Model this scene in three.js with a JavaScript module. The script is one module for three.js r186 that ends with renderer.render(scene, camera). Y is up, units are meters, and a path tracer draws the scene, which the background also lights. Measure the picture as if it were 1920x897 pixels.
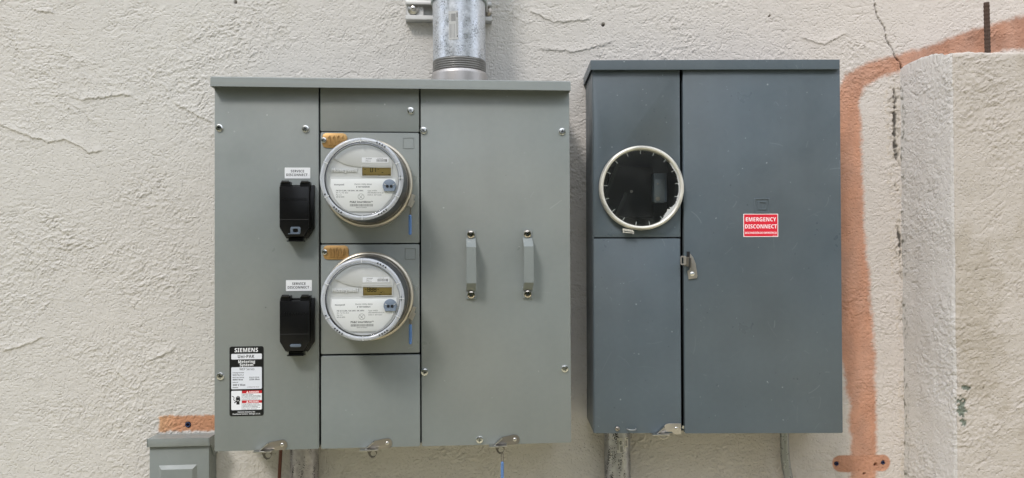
import * as THREE from 'three';
import { mergeGeometries, toCreasedNormals } from 'three/addons/utils/BufferGeometryUtils.js';
import { TextGeometry } from 'three/addons/geometries/TextGeometry.js';
import { FontLoader } from 'three/addons/loaders/FontLoader.js';
import { Brush, Evaluator, SUBTRACTION } from 'three-bvh-csg';

// ------------------------------------------------------------------ camera, sky, sun, exposure
const FPX = 1365, CAM = new THREE.Vector3(0, 1.55, 1.5);          // focal length in pixels of the 1920 x 897 photograph
const scene = new THREE.Scene();
const camera = new THREE.PerspectiveCamera(2 * Math.atan(448.5 / FPX) * 180 / Math.PI, 1920 / 897, 0.05, 200);
camera.position.copy(CAM);
camera.rotation.set(0.7 * Math.PI / 180, 0, -0.27 * Math.PI / 180, 'YXZ');
camera.updateMatrixWorld();
const renderer = new THREE.WebGLRenderer();
renderer.toneMapping = THREE.LinearToneMapping;
renderer.toneMappingExposure = 1.78;
renderer.shadowMap.enabled = true;

const sun = new THREE.DirectionalLight(new THREE.Color(1, 0.95, 0.9), 1.05);
sun.position.set(-0.95, 1.55 + 2.0, 1.6); sun.target.position.set(0, 1.55, 0);
sun.castShadow = true; sun.shadow.radius = 22;
Object.assign(sun.shadow.camera, { left: -3, right: 3, top: 3, bottom: -3, near: 0.1, far: 12 });
sun.shadow.mapSize.set(2048, 2048);
scene.add(sun, sun.target);

// ------------------------------------------------------------------ noise
let seed = 12345;
const rnd = () => { seed = (seed * 1664525 + 1013904223) >>> 0; return seed / 4294967296; };
const PERM = new Uint8Array(512), GX = new Float32Array(256), GY = new Float32Array(256);
{ const p = [...Array(256).keys()];
  for (let i = 255; i > 0; i--) { const j = Math.floor(rnd() * (i + 1)); [p[i], p[j]] = [p[j], p[i]]; }
  for (let i = 0; i < 512; i++) PERM[i] = p[i & 255];
  for (let i = 0; i < 256; i++) { const a = rnd() * 2 * Math.PI; GX[i] = Math.cos(a); GY[i] = Math.sin(a); } }
function noise(x, y, wrap = 0) {
  const X = Math.floor(x), Y = Math.floor(y), fx = x - X, fy = y - Y;
  const u = fx * fx * fx * (fx * (fx * 6 - 15) + 10), v = fy * fy * fy * (fy * (fy * 6 - 15) + 10);
  const w = wrap ? (a) => ((a % wrap) + wrap) % wrap : (a) => a;
  const x0 = w(X) & 255, x1 = w(X + 1) & 255, y0 = w(Y) & 255, y1 = w(Y + 1) & 255;
  const a = PERM[PERM[x0] + y0], b = PERM[PERM[x1] + y0], c = PERM[PERM[x0] + y1], d = PERM[PERM[x1] + y1];
  const l = GX[a] * fx + GY[a] * fy, r = GX[b] * (fx - 1) + GY[b] * fy, l2 = GX[c] * fx + GY[c] * (fy - 1), r2 = GX[d] * (fx - 1) + GY[d] * (fy - 1);
  const t0 = l + (r - l) * u, t1 = l2 + (r2 - l2) * u;
  return 1.45 * (t0 + (t1 - t0) * v);
}
const fbm = (x, y, o = 4) => { let s = 0, a = 0.5; for (let i = 0; i < o; i++) { s += a * noise(x + i * 17.3, y - i * 9.1); x *= 2.03; y *= 2.03; a *= 0.5; } return s; };
const clamp = (v, a = 0, b = 1) => Math.min(b, Math.max(a, v));
const sstep = (a, b, v) => { const t = clamp((v - a) / (b - a)); return t * t * (3 - 2 * t); };
const mix = (a, b, t) => a + (b - a) * t;

{ // overcast sky: brighter overhead, soft cloud
  const W = 512, H = 256, d = new Float32Array(W * H * 4);
  for (let j = 0; j < H; j++) for (let i = 0; i < W; i++) {
    const el = (j + 0.5) / H * Math.PI - Math.PI / 2, az = (i + 0.5) / W * 2 * Math.PI, s = Math.max(0, Math.sin(el));
    const cx = Math.cos(el) * Math.cos(az), cz = Math.cos(el) * Math.sin(az);
    const c = 1 + 0.22 * fbm(cx * 2.2 / (s + 0.45) + 5, cz * 2.2 / (s + 0.45), 4);
    const L = (0.66 + 0.74 * s) * c * 0.9;
    const k = (j * W + i) * 4;
    d[k] = L * 0.93; d[k + 1] = L * 0.995; d[k + 2] = L * 1.1; d[k + 3] = 1;
  }
  const sky = new THREE.DataTexture(d, W, H, THREE.RGBAFormat, THREE.FloatType);
  sky.mapping = THREE.EquirectangularReflectionMapping; sky.magFilter = THREE.LinearFilter; sky.needsUpdate = true;
  scene.background = sky; scene.environment = sky;
}

// ------------------------------------------------------------------ helpers: frames, geometry, objects
const V3 = (x, y, z) => new THREE.Vector3(x, y, z);
function frame(o, turn, lean = 0) {      // a plane in the place: origin, turned about the vertical
  const m = new THREE.Matrix4().compose(o, new THREE.Quaternion().setFromEuler(new THREE.Euler(0, turn, lean)), V3(1, 1, 1));
  return { o, turn, lean, m, inv: m.clone().invert() };
}
function at(F, px, py, z = 0) {          // a measured point of the photograph, in the frame's own metres
  const d = V3((px - 960) / FPX, -(py - 448.5) / FPX, -1).applyQuaternion(camera.quaternion);
  const c = CAM.clone().applyMatrix4(F.inv), dl = d.transformDirection(F.inv), t = (z - c.z) / dl.z;
  return c.addScaledVector(dl, t);
}
function rect(F, x0, y0, x1, y1, z = 0) {
  const ym = (y0 + y1) / 2, xm = (x0 + x1) / 2, l = at(F, x0, ym, z).x, r = at(F, x1, ym, z).x, t = at(F, xm, y0, z).y, b = at(F, xm, y1, z).y;
  return { l, r, t, b, w: r - l, h: t - b, cx: (l + r) / 2, cy: (t + b) / 2 };
}
const used = {};
function numbered(name) { const n = used[name] = (used[name] ?? -1) + 1; return n ? `${name}_${String(n).padStart(3, '0')}` : name; }
function thing(name, label, category, F, p = V3(0, 0, 0), group) {
  const o = new THREE.Group(); o.name = numbered(name);
  if (F) { o.position.copy(p.clone().applyMatrix4(F.m)); o.rotation.set(0, F.turn, F.lean); } else o.position.copy(p);
  o.userData = { label, category }; if (group) o.userData.group = group;
  scene.add(o); return o;
}
function part(name, geo, mat, parent, pos, label) {
  const m = new THREE.Mesh(Array.isArray(geo) ? merge(geo) : geo, mat);
  m.name = name; m.castShadow = m.receiveShadow = true;
  if (pos) m.position.set(...(pos.isVector3 ? pos.toArray() : pos));
  if (label) m.userData.label = label;
  parent.add(m); return m;
}
function merge(list) {
  return mergeGeometries(list.map((g) => { g = g.index ? g.toNonIndexed() : g; for (const k of Object.keys(g.attributes)) if (!['position', 'normal', 'uv'].includes(k)) g.deleteAttribute(k); return g; }));
}
const mv = (g, x, y, z, rx = 0, ry = 0, rz = 0) => { if (rx) g.rotateX(rx); if (ry) g.rotateY(ry); if (rz) g.rotateZ(rz); return g.translate(x, y, z); };
const box = (w, h, d, x = 0, y = 0, z = 0) => new THREE.BoxGeometry(w, h, d).translate(x, y, z);
const cyl = (r0, r1, h, x = 0, y = 0, z = 0, s = 40, open = false) => new THREE.CylinderGeometry(r0, r1, h, s, 1, open).translate(x, y, z);
const cylZ = (r, h, x = 0, y = 0, z = 0, s = 36) => new THREE.CylinderGeometry(r, r, h, s).rotateX(Math.PI / 2).translate(x, y, z);
const poly = (pts) => { const s = new THREE.Shape(); pts.forEach(([x, y], i) => i ? s.lineTo(x, y) : s.moveTo(x, y)); s.closePath(); return s; };
function rrect(x, y, w, h, r) {
  const s = new THREE.Shape();
  s.moveTo(x + r, y); s.lineTo(x + w - r, y); s.absarc(x + w - r, y + r, r, -Math.PI / 2, 0); s.lineTo(x + w, y + h - r); s.absarc(x + w - r, y + h - r, r, 0, Math.PI / 2);
  s.lineTo(x + r, y + h); s.absarc(x + r, y + h - r, r, Math.PI / 2, Math.PI); s.lineTo(x, y + r); s.absarc(x + r, y + r, r, Math.PI, Math.PI * 1.5); return s;
}
// a slab whose front lies at z1 and whose back lies at z0, with bevelled edges; uv in metres
function slab(shape, z0, z1, bevel = 0.001, seg = 2, curve = 12) {
  const g = new THREE.ExtrudeGeometry(shape, { depth: Math.max(1e-5, z1 - z0 - (bevel ? 2 * bevel : 0)), bevelEnabled: bevel > 0, bevelThickness: bevel, bevelSize: bevel, bevelOffset: -bevel, bevelSegments: seg, curveSegments: curve });
  g.translate(0, 0, z0 + bevel); return toCreasedNormals(g, 0.6);
}
const plate = (R, z0, z1, bevel = 0.0012, r = 0.002) => slab(rrect(R.l, R.b, R.w, R.h, r), z0, z1, bevel);
function fitUV(g, x0, y0, x1, y1) { const p = g.attributes.position, uv = g.attributes.uv; for (let i = 0; i < p.count; i++) uv.setXY(i, (p.getX(i) - x0) / (x1 - x0), (p.getY(i) - y0) / (y1 - y0)); return g; }
// a bent strip: profile points (y, z), made w wide along x
function strip(pts, t, w) {
  const up = [], dn = [];
  pts.forEach((p, i) => {
    const a = pts[Math.max(0, i - 1)], b = pts[Math.min(pts.length - 1, i + 1)];
    const n1 = i ? unit(p, a) : null, n2 = i < pts.length - 1 ? unit(b, p) : null, n = n1 && n2 ? [(n1[0] + n2[0]) / 2, (n1[1] + n2[1]) / 2] : n1 || n2, k = t / 2 / Math.max(0.3, n[0] * n[0] + n[1] * n[1]);
    up.push([p[0] + n[0] * k, p[1] + n[1] * k]); dn.push([p[0] - n[0] * k, p[1] - n[1] * k]);
  });
  function unit(q, p) { const dx = q[0] - p[0], dy = q[1] - p[1], l = Math.hypot(dx, dy); return [-dy / l, dx / l]; }
  const g = new THREE.ExtrudeGeometry(poly([...up, ...dn.reverse()]), { depth: w - 0.001, bevelEnabled: true, bevelSize: 0.0005, bevelThickness: 0.0005, bevelOffset: -0.0005, bevelSegments: 1 });
  // shape (a, b) -> (y, z); extrusion -> x
  const p = g.attributes.position; for (let i = 0; i < p.count; i++) { const a = p.getX(i), b = p.getY(i), c = p.getZ(i); p.setXYZ(i, c - (w - 0.001) / 2, a, b); }
  g.computeVertexNormals(); return toCreasedNormals(g, 0.5);
}
const tube = (pts, r, seg = 40, rs = 10) => new THREE.TubeGeometry(new THREE.CatmullRomCurve3(pts.map((p) => V3(...p))), seg, r, rs);
const lathe = (pts, seg = 64) => new THREE.LatheGeometry(pts.map(([r, z]) => new THREE.Vector2(r, z)), seg).rotateX(Math.PI / 2);   // profile (radius, z) turned about z

// ------------------------------------------------------------------ textures
function dataTex(n, fn, srgb, rep = 1) {
  const d = new Uint8Array(n * n * 4);
  for (let j = 0; j < n; j++) for (let i = 0; i < n; i++) { const c = fn(i / n, j / n), k = (j * n + i) * 4; const a = Array.isArray(c) ? c : [c, c, c]; for (let q = 0; q < 3; q++) d[k + q] = clamp(Math.round(a[q] * 255), 0, 255); d[k + 3] = 255; }
  const t = new THREE.DataTexture(d, n, n); t.wrapS = t.wrapT = THREE.RepeatWrapping; t.magFilter = THREE.LinearFilter; t.minFilter = THREE.LinearMipmapLinearFilter; t.generateMipmaps = true;
  if (srgb) t.colorSpace = THREE.SRGBColorSpace; t.repeat.set(rep, rep); t.needsUpdate = true; return t;
}
function canvasTex(w, h, draw, srgb = true) {
  const c = document.createElement('canvas'); c.width = w; c.height = h; const x = c.getContext('2d'); draw(x, w, h);
  const t = new THREE.CanvasTexture(c); if (srgb) t.colorSpace = THREE.SRGBColorSpace; t.anisotropy = 4; return t;
}
const tn = (u, v, f, o = 0) => noise(u * f + o, v * f + o * 0.7, f);     // repeats at 1
const peel = dataTex(256, (u, v) => 0.5 + 0.22 * tn(u, v, 40) + 0.16 * tn(u, v, 77, 9), false, 12);
const stuccoGrain = dataTex(512, (u, v) => { const g = 0.62 - 0.42 * sstep(0.22, 0.62, tn(u, v, 70) + 0.25 * tn(u, v, 9, 5)) + 0.12 * tn(u, v, 38, 30) + 0.1 * tn(u, v, 150, 11); return g; }, false, 3.3);
const smudge = dataTex(512, (u, v) => { const g = 0.5 + 0.28 * tn(u, v, 4) + 0.2 * tn(u, v, 9, 3) + 0.12 * tn(u, v, 31, 8); return g; }, false, 2.3);
const rough1 = dataTex(512, (u, v) => 0.42 + 0.1 * tn(u, v, 5) + 0.07 * tn(u, v, 13, 3) + 0.05 * tn(u, v, 60, 3), false, 2.1);
function wornPaint(base, vary, scratches, specks, w = 1024, h = 1024) {      // paint over about a square metre with scuffs and specks of its own
  return canvasTex(w, h, (x) => {
    const id = x.createImageData(w, h);
    for (let j = 0; j < h; j++) for (let i = 0; i < w; i++) {
      const u = i / w, v = j / h, n = 1 + vary * (0.22 * noise(u * 46, v * 3) + 0.6 * tn(u, v, 5, 2) + 0.5 * tn(u, v, 14, 7) + 0.25 * tn(u, v, 90, 5)), t = vary * 0.5 * tn(u, v, 4, 21), k = (j * w + i) * 4;
      id.data[k] = base[0] * (n + t); id.data[k + 1] = base[1] * n; id.data[k + 2] = base[2] * (n - t); id.data[k + 3] = 255;
    }
    x.putImageData(id, 0, 0);
    for (let k = 0; k < scratches; k++) {
      const px = rnd() * w, py = rnd() * h, a = rnd() * 6.3, l = 4 + rnd() * rnd() * 46;
      x.strokeStyle = `rgba(205,212,216,${0.06 + 0.25 * rnd() * rnd()})`; x.lineWidth = 0.5 + rnd() * 0.9; x.beginPath(); x.moveTo(px, py);
      x.quadraticCurveTo(px + Math.cos(a) * l * 0.5 + rnd() * 6, py + Math.sin(a) * l * 0.5, px + Math.cos(a + 0.15) * l, py + Math.sin(a + 0.15) * l); x.stroke();
    }
    for (let k = 0; k < specks; k++) { x.fillStyle = rnd() < 0.6 ? `rgba(225,228,230,${0.1 + 0.45 * rnd()})` : `rgba(25,28,30,${0.15 + 0.3 * rnd()})`; x.beginPath(); x.ellipse(rnd() * w, rnd() * h, 0.4 + rnd() * 1.1, 0.4 + rnd() * 1.3, rnd() * 3, 0, 7); x.fill(); }
  });
}
const wrapM = (t) => { t.wrapS = t.wrapT = THREE.RepeatWrapping; return t; };
const mapLight = wrapM(wornPaint([132, 137, 135], 0.036, 34, 90)), mapDark = wrapM(wornPaint([88, 98, 105], 0.05, 300, 460));
const galv = dataTex(512, (u, v) => { const s = tn(u, v, 40) + 0.6 * tn(u, v, 96, 5), q = sstep(0.2, 0.6, tn(u, v, 60, 17) * 0.7 + noise(u * 10 + 3, v * 5, 5) * 0.6 + tn(u, v, 128, 2) * 0.4), g = (0.8 + 0.05 * s) * (1 - 0.28 * q); return [g * 0.98, g, g * 1.03]; }, true);
const galvOld = dataTex(512, (u, v) => { const st = tn(u, v * 0.999, 26, 3), q = sstep(0.3, 0.6, noise(u * 24, v * 8, 8) * 0.6 + tn(u, v, 100, 5) * 0.7 + noise(u * 6 + 3, v * 3, 3) * 0.55), g = (0.63 + 0.06 * st) * (1 - 0.75 * q); return [g * 1.02, g, g * 1.01]; }, true);
const galvRough = dataTex(256, (u, v) => 0.42 + 0.16 * tn(u, v, 12) + 0.1 * tn(u, v, 40, 3), false);

const dusty = dataTex(256, (u, v) => 0.27 + 0.09 * sstep(0.0, 0.5, tn(u, v, 5) + 0.5 * tn(u, v, 17, 3)) + 0.08 * sstep(0.35, 0.6, tn(u, v, 60, 8)), false);
const ringDirt = dataTex(256, (u, v) => { const g = 0.88 + 0.06 * tn(u, v, 30) - 0.2 * sstep(0.1, 0.5, noise(u * 9, v * 3, 3) + 0.4 * tn(u, v, 60, 3)); return [g, g * 0.985, g * 0.94]; }, true);
// ------------------------------------------------------------------ materials
const M = (o) => new THREE.MeshPhysicalMaterial(o);
const lin = (r, g, b) => new THREE.Color().setRGB(r, g, b);
const mat = {
  light: M({ map: mapLight, roughness: 1, roughnessMap: rough1, bumpMap: peel, bumpScale: 0.00005 }),
  dark: M({ map: mapDark, roughness: 0.95, roughnessMap: rough1, bumpMap: peel, bumpScale: 0.00005 }),
  inside: M({ color: lin(0.06, 0.065, 0.07), roughness: 0.8 }),
  black: M({ color: lin(0.006, 0.006, 0.0065), roughness: 0.28, specularIntensity: 0.6 }),
  blackMatte: M({ color: lin(0.012, 0.012, 0.013), roughness: 0.75 }),
  chrome: M({ color: lin(0.8, 0.8, 0.78), metalness: 1, roughness: 0.24 }),
  eye: M({ color: lin(0.17, 0.155, 0.14), metalness: 0.7, roughness: 0.4 }),
  bright: M({ color: lin(0.5, 0.465, 0.42), metalness: 0.75, roughness: 0.36 }),
  satin: M({ color: lin(0.62, 0.6, 0.57), metalness: 1, roughness: 0.32 }),
  nickel: M({ color: lin(0.72, 0.64, 0.56), metalness: 1, roughness: 0.16 }),
  steel: M({ color: lin(0.36, 0.325, 0.285), metalness: 0.85, roughness: 0.34, bumpMap: peel, bumpScale: 0.00004 }),
  steelDark: M({ color: lin(0.27, 0.25, 0.23), metalness: 0.9, roughness: 0.4 }),
  galv: M({ map: galv, metalness: 0.75, roughness: 0.9, roughnessMap: galvRough }),
  galvOld: M({ map: galvOld, metalness: 0.6, roughness: 1, roughnessMap: galvRough }),
  strut: M({ color: lin(0.56, 0.555, 0.54), metalness: 0.5, roughness: 0.55, bumpMap: smudge, bumpScale: 0.0002 }),
  brass: M({ color: lin(0.52, 0.31, 0.12), metalness: 0.55, roughness: 0.36, bumpMap: peel, bumpScale: 0.0001 }),
  ring: M({ color: lin(0.6, 0.55, 0.46), metalness: 0.7, roughness: 0.34 }),
  ringPale: M({ map: ringDirt, metalness: 0.3, roughness: 0.4 }),
  clear: M({ color: lin(0.97, 0.98, 0.99), transmission: 1, thickness: 0, roughness: 0.03, ior: 1.45, specularIntensity: 0.45 }),
  clearSolid: M({ color: lin(0.84, 0.86, 0.9), transmission: 0.62, thickness: 0, roughness: 0.2, ior: 1.55 }),
  smoked: M({ color: lin(0.85, 0.88, 0.86), transmission: 1, thickness: 0, roughness: 1, ior: 1.5, roughnessMap: dusty }),
  letter: M({ color: lin(0.72, 0.72, 0.71), roughness: 0.5 }),
  dial: M({ color: lin(0.56, 0.56, 0.545), roughness: 0.55 }),
  module: M({ color: lin(0.35, 0.36, 0.37), roughness: 0.5 }),
  base: M({ color: lin(0.03, 0.03, 0.035), roughness: 0.45 }),
  port: M({ color: lin(0.19, 0.23, 0.29), roughness: 0.45 }),
  seal: M({ color: lin(0.22, 0.42, 0.85), transmission: 0.55, thickness: 0.004, roughness: 0.2, ior: 1.45 }),
  wire: M({ color: lin(0.24, 0.22, 0.2), metalness: 0.7, roughness: 0.4 }),
  copper: M({ color: lin(0.13, 0.045, 0.03), metalness: 0.2, roughness: 0.6 }),
  rust: M({ color: lin(0.09, 0.055, 0.04), metalness: 0.1, roughness: 0.9, bumpMap: stuccoGrain, bumpScale: 0.001 }),
  emt: M({ color: lin(0.3, 0.31, 0.31), metalness: 0.6, roughness: 0.8, roughnessMap: galvRough }),
  anchor: M({ color: lin(0.03, 0.04, 0.1), roughness: 0.5 }),
  bluePlastic: M({ color: lin(0.12, 0.15, 0.19), roughness: 0.4 }),
  frost: M({ color: lin(0.75, 0.76, 0.76), transmission: 0.4, thickness: 0, roughness: 0.7 }),
  stucco: M({ vertexColors: true, roughness: 0.88, bumpMap: stuccoGrain, bumpScale: 0.0017 }),
};
const font = await new FontLoader().loadAsync('fonts/droid/droid_sans_bold.typeface.json');
const fontR = await new FontLoader().loadAsync('fonts/droid/droid_sans_regular.typeface.json');
const fontS = await new FontLoader().loadAsync('fonts/droid/droid_serif_regular.typeface.json');
function raised(text, f, w, h, depth, x, y, z) {       // raised lettering w wide and h high, centred
  const g = new TextGeometry(text, { font: f, size: 1, depth: 0.2, curveSegments: 4, bevelEnabled: false });
  g.computeBoundingBox(); const b = g.boundingBox; g.translate(-(b.min.x + b.max.x) / 2, -(b.min.y + b.max.y) / 2, 0);
  return g.scale(w / (b.max.x - b.min.x), h / (b.max.y - b.min.y), depth / 0.2).translate(x, y, z);
}

// ------------------------------------------------------------------ the two wall planes and the cabinets' front planes
const TURN = 4.45 * Math.PI / 180, WALLZ = -0.145, BEND = 0.2;
const F1 = frame(V3(-0.228, 1.13, 0.0732), TURN);                    // front of the wide grey cabinet
const F2 = frame(V3(0.4245, 1.15, 0), 0, -0.12 * Math.PI / 180);     // front of the dark cabinet
const FW = frame(V3(0.6, 1.55, WALLZ), 0), FL = frame(V3(BEND, 1.55, WALLZ), TURN);   // right and left stretch of the wall
function wallBase(x) { const d = BEND - x, s = 0.05; return WALLZ + Math.tan(TURN) * (d > 20 * s ? d : s * Math.log(1 + Math.exp(d / s))); }
const wallXY = (px, py) => { const p = at(FW, px, py).applyMatrix4(FW.m); if (p.x > BEND) return p; return at(FL, px, py).applyMatrix4(FL.m); };

// ------------------------------------------------------------------ stucco relief
function stuccoH(x, y, k = 0.8) {
  const rough = sstep(-0.12, 0.3, fbm(x * 4.2 + 3, y * 5.5, 3) + 0.06), fine = sstep(-0.3, 0.3, noise(x * 3.1 + 9, y * 3.7 + 2));
  const a = x + 0.008 * noise(x * 26, y * 26 + 5) + 0.04 * noise(x * 3 + 2, y * 3), b = y + 0.008 * noise(x * 30 + 9, y * 30) + 0.05 * noise(x * 2.6, y * 2.6 + 7) - 0.14 * x;
  const saw = (q, w) => { const f = q - Math.floor(q); return f < 1 - w ? 0.25 * f + 0.75 * Math.pow(f / (1 - w), 6) : 1 - sstep(1 - w, 1, f); };      // swells outward going down, then a sharp lower edge
  const m1 = sstep(0.12, 0.5, noise(a * 9 + 3, b * 15)) * (0.35 + 0.65 * rough), m2 = sstep(-0.15, 0.35, noise(a * 22 + 8, b * 40)) * (0.32 + 0.68 * rough), m3 = sstep(-0.15, 0.25, noise(a * 40 + 1, b * 60)) * (0.45 + 0.55 * rough);
  const s1 = saw(-b * 38 + 1.9 * fbm(a * 17, b * 22, 4) + 50, 0.06), s2 = saw(-b * 95 + 1.9 * fbm(a * 46 + 5, b * 62, 3) + 190, 0.15), s3 = saw(-b * 165 + 1.7 * noise(a * 95 + 5, b * 120) + 290, 0.25);
  const brush = noise(a * 9, b * 190) * sstep(0.05, 0.4, noise(x * 2.3 + 31, y * 2.8)) * 0.00034;
  const peb = noise(x * 118, y * 128), peb2 = noise(x * 205 + 40, y * 220);
  const cut = sstep(0.055, 0.0, Math.abs(fbm(a * 15 + 60, b * 36 + 9, 4))) * sstep(0.08, 0.36, noise(a * 12 + 20, b * 15)) * -0.0015;
  return k * (cut + 0.0012 * fbm(x * 3, y * 3, 2) + 0.0016 * m1 * s1 + 0.0018 * m2 * s2 + 0.0013 * m3 * s3 + (0.0009 * peb + 0.0007 * peb2) * (0.25 + 0.75 * rough) * (0.5 + 0.7 * fine) + brush);
}
// paint, cracks and dirt of the wall, in metres on it
const W2 = (pts) => pts.map(([px, py, r]) => { const p = wallXY(px, py); return [p.x, p.y, (r || 0) * 1.2e-3]; });
const band = W2([[1960, 50, 32], [1890, 66, 28], [1830, 82, 26], [1760, 103, 21], [1690, 118, 15], [1640, 130, 16], [1605, 152, 20], [1588, 195, 24], [1587, 300, 28], [1590, 460, 33], [1598, 560, 35], [1606, 640, 33], [1613, 700, 28], [1618, 760, 24], [1620, 930, 23]]);
const cross = W2([[1576, 870, 15], [1654, 868, 15]]);
const crack = W2([[1637, -20], [1641, 10], [1645, 32], [1659, 52], [1663, 75], [1674, 93], [1679, 108], [1688, 117], [1692, 132]]);
const seam = W2([[1692, 125], [1678, 150], [1678, 185], [1679, 240], [1681, 300], [1684, 380], [1687, 460], [1690, 520], [1697, 570], [1701, 620], [1703, 700], [1704, 800], [1707, 920]]);
const lw = (px, py) => wallXY(px, py);
const patch = [lw(298, 810), lw(420, 778)];
const holes = [[352, 797, 0.0052], [1569, 870, 0.0042], [1656, 868, 0.0036], [1642, 872, 0.0032], [1131, 47, 0.0035], [1621, 889, 0.002], [1443, 30, 0.002], [441, 4, 0.003]].map(([px, py, r]) => ({ p: lw(px, py), r }));
function chain(P, x, y) {   // signed distance to a chain of discs of changing radius
  let best = 1e9; for (let i = 0; i < P.length - 1; i++) { const a = P[i], b = P[i + 1], dx = b[0] - a[0], dy = b[1] - a[1], t = clamp(((x - a[0]) * dx + (y - a[1]) * dy) / (dx * dx + dy * dy)); best = Math.min(best, Math.hypot(x - a[0] - dx * t, y - a[1] - dy * t) - mix(a[2], b[2], t)); } return best;
}
const ORANGE = [0.53, 0.268, 0.172];
// long trowel ledges that can be picked out on the left of the wall
const ledges = [[[-10, 230], [45, 253], [93, 267], [120, 262], [150, 275], [166, 287], [195, 283]], [[150, 188], [200, 182], [225, 178], [252, 181]], [[325, 193], [360, 212], [385, 224], [402, 232]], [[60, 20], [105, 25]], [[0, 660], [40, 650], [85, 632]], [[210, 690], [245, 722]], [[270, 682], [330, 655]], [[990, 20], [1040, 42], [1075, 40], [1110, 36]], [[1010, 92], [1080, 98], [1150, 80]], [[1500, 70], [1545, 84], [1590, 62]]].map((l) => W2(l));
function ledge(x, y) {
  let h = 0;
  for (const L of ledges) { const n = L.length - 1; if (x < L[0][0] || x > L[n][0] || Math.abs(y - L[0][1]) > 0.12) continue;
    for (let i = 0; i < n; i++) if (x <= L[i + 1][0]) { const t = (x - L[i][0]) / (L[i + 1][0] - L[i][0]), d = y - mix(L[i][1], L[i + 1][1], t) - 0.003 * noise(x * 70, i) - 0.0015 * noise(x * 200, 3), e = Math.min(1, (x - L[0][0]) / 0.01, (L[n][0] - x) / 0.01); if (d > -0.001) h += 0.0022 * e * sstep(-0.001, 0.0006, d) * Math.exp(-Math.max(0, d) / 0.011); break; } }
  return h;
}
function wallPaint(x, y, out) {      // -> [r, g, b, extra height, which paint]
  const v = 1 + 0.05 * fbm(x * 3 + 40, y * 3, 3) + 0.03 * noise(x * 40, y * 40), warm = sstep(-0.3, 1.1, x) + 0.25 * noise(x * 2 + 5, y * 2 + 2);
  let r = 0.605 * v * (1 + 0.045 * warm), g = 0.577 * v * (1 - 0.012 * warm), b = 0.54 * v * (1 - 0.03 * warm), h = 0, id = 0;
  const grime = sstep(0.25, 0.6, fbm(x * 9 + 70, y * 9, 3)) * 0.06; r *= 1 - grime; g *= 1 - grime * 1.1; b *= 1 - grime * 1.5;
  if (x > 0.6) {
    const wob = 0.0015 * noise(x * 60, y * 60) + 0.004 * noise(x * 22, y * 22), d1 = chain(band, x, y) + wob, d2 = chain(cross, x, y) + wob * 0.4;
    const soft = d1 < 0.03 ? sstep(0.0085, -0.006, d1 + 0.003 * noise(x * 180, y * 180) + 0.002 * noise(x * 70, y * 70)) * (0.9 + 0.1 * clamp(0.5 + 1.6 * fbm(x * 20, y * 9, 3))) : 0, hard = sstep(0.002, -0.001, d2), m = Math.max(soft, hard);
    if (m > 0) {
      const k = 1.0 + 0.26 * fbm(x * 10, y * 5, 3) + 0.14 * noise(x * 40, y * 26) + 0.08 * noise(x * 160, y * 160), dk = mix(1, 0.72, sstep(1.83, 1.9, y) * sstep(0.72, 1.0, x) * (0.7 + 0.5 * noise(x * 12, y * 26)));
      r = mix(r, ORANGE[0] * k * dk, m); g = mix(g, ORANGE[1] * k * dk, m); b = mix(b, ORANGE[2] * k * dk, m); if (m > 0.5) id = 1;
    }
    const dc = chain(crack, x, y) + 0.0016 * noise(x * 150, y * 150);
    if (dc < 0.004) { const m2 = sstep(0.0022, 0.0002, dc) * (0.75 + 0.35 * noise(x * 40, y * 70)); h -= 0.005 * m2; const c = 1 - 0.75 * m2; r *= c; g *= c; b *= c; }
    const ds = Math.abs(chain(seam, x, y) + 0.004 * noise(x * 50 + 3, y * 50) + 0.003 * noise(x * 130, y * 130));
    const gaps = sstep(-0.3, 0.4, noise(3, y * 6.3) + 0.7 * noise(9, y * 27 + x * 30) + 0.4 * noise(x * 170, y * 110)), m3 = sstep(0.0042 * (0.4 + gaps), 0.0006, ds) * gaps + 0.55 * sstep(0.022, 0.0, ds) * sstep(0.25, 0.6, noise(x * 110, y * 110) + 0.5 * (gaps - 0.4));
    if (m3 > 0) { const c = 1 - 0.86 * Math.min(1, m3); r *= c; g *= c * 0.98; b *= c * 0.93; h -= 0.003 * Math.min(1, m3); }
  }
  if (x < -0.4 && y < 1.3) {
    const w = 0.0025 * noise(x * 90, y * 90), dx = Math.max(patch[0].x - x, x - patch[1].x), dy = Math.max(patch[0].y - y, y - patch[1].y), d = Math.max(dx, dy) + w;
    const m = sstep(0.003, -0.003, d + 0.0025 * noise(x * 200, y * 200));
    if (m > 0) { const k = 0.98 + 0.12 * noise(x * 26, y * 26) + 0.08 * noise(x * 150, y * 150), pk = mix(1.15, 1, sstep(0, 0.05, x - patch[0].x)); r = mix(r, 0.55 * k * pk, m); g = mix(g, 0.27 * k * pk * pk, m); b = mix(b, 0.15 * k * pk * pk, m); if (m > 0.5) id = 2; }
  }
  for (const o of holes) { const dx = x - o.p.x, dy = y - o.p.y, d = Math.hypot(dx, dy); if (d < o.r * 1.6) h -= 0.02 * sstep(o.r * 1.15, o.r * 0.7, d); }
  h += ledge(x, y);
  const pit = noise(x * 130 + 7, y * 130); if (pit > 0.93) { h -= 0.0012; const c = 0.55; r *= c; g *= c; b *= c; }
  out[0] = r; out[1] = g; out[2] = b; out[3] = h; out[4] = id; return out;
}

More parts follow.
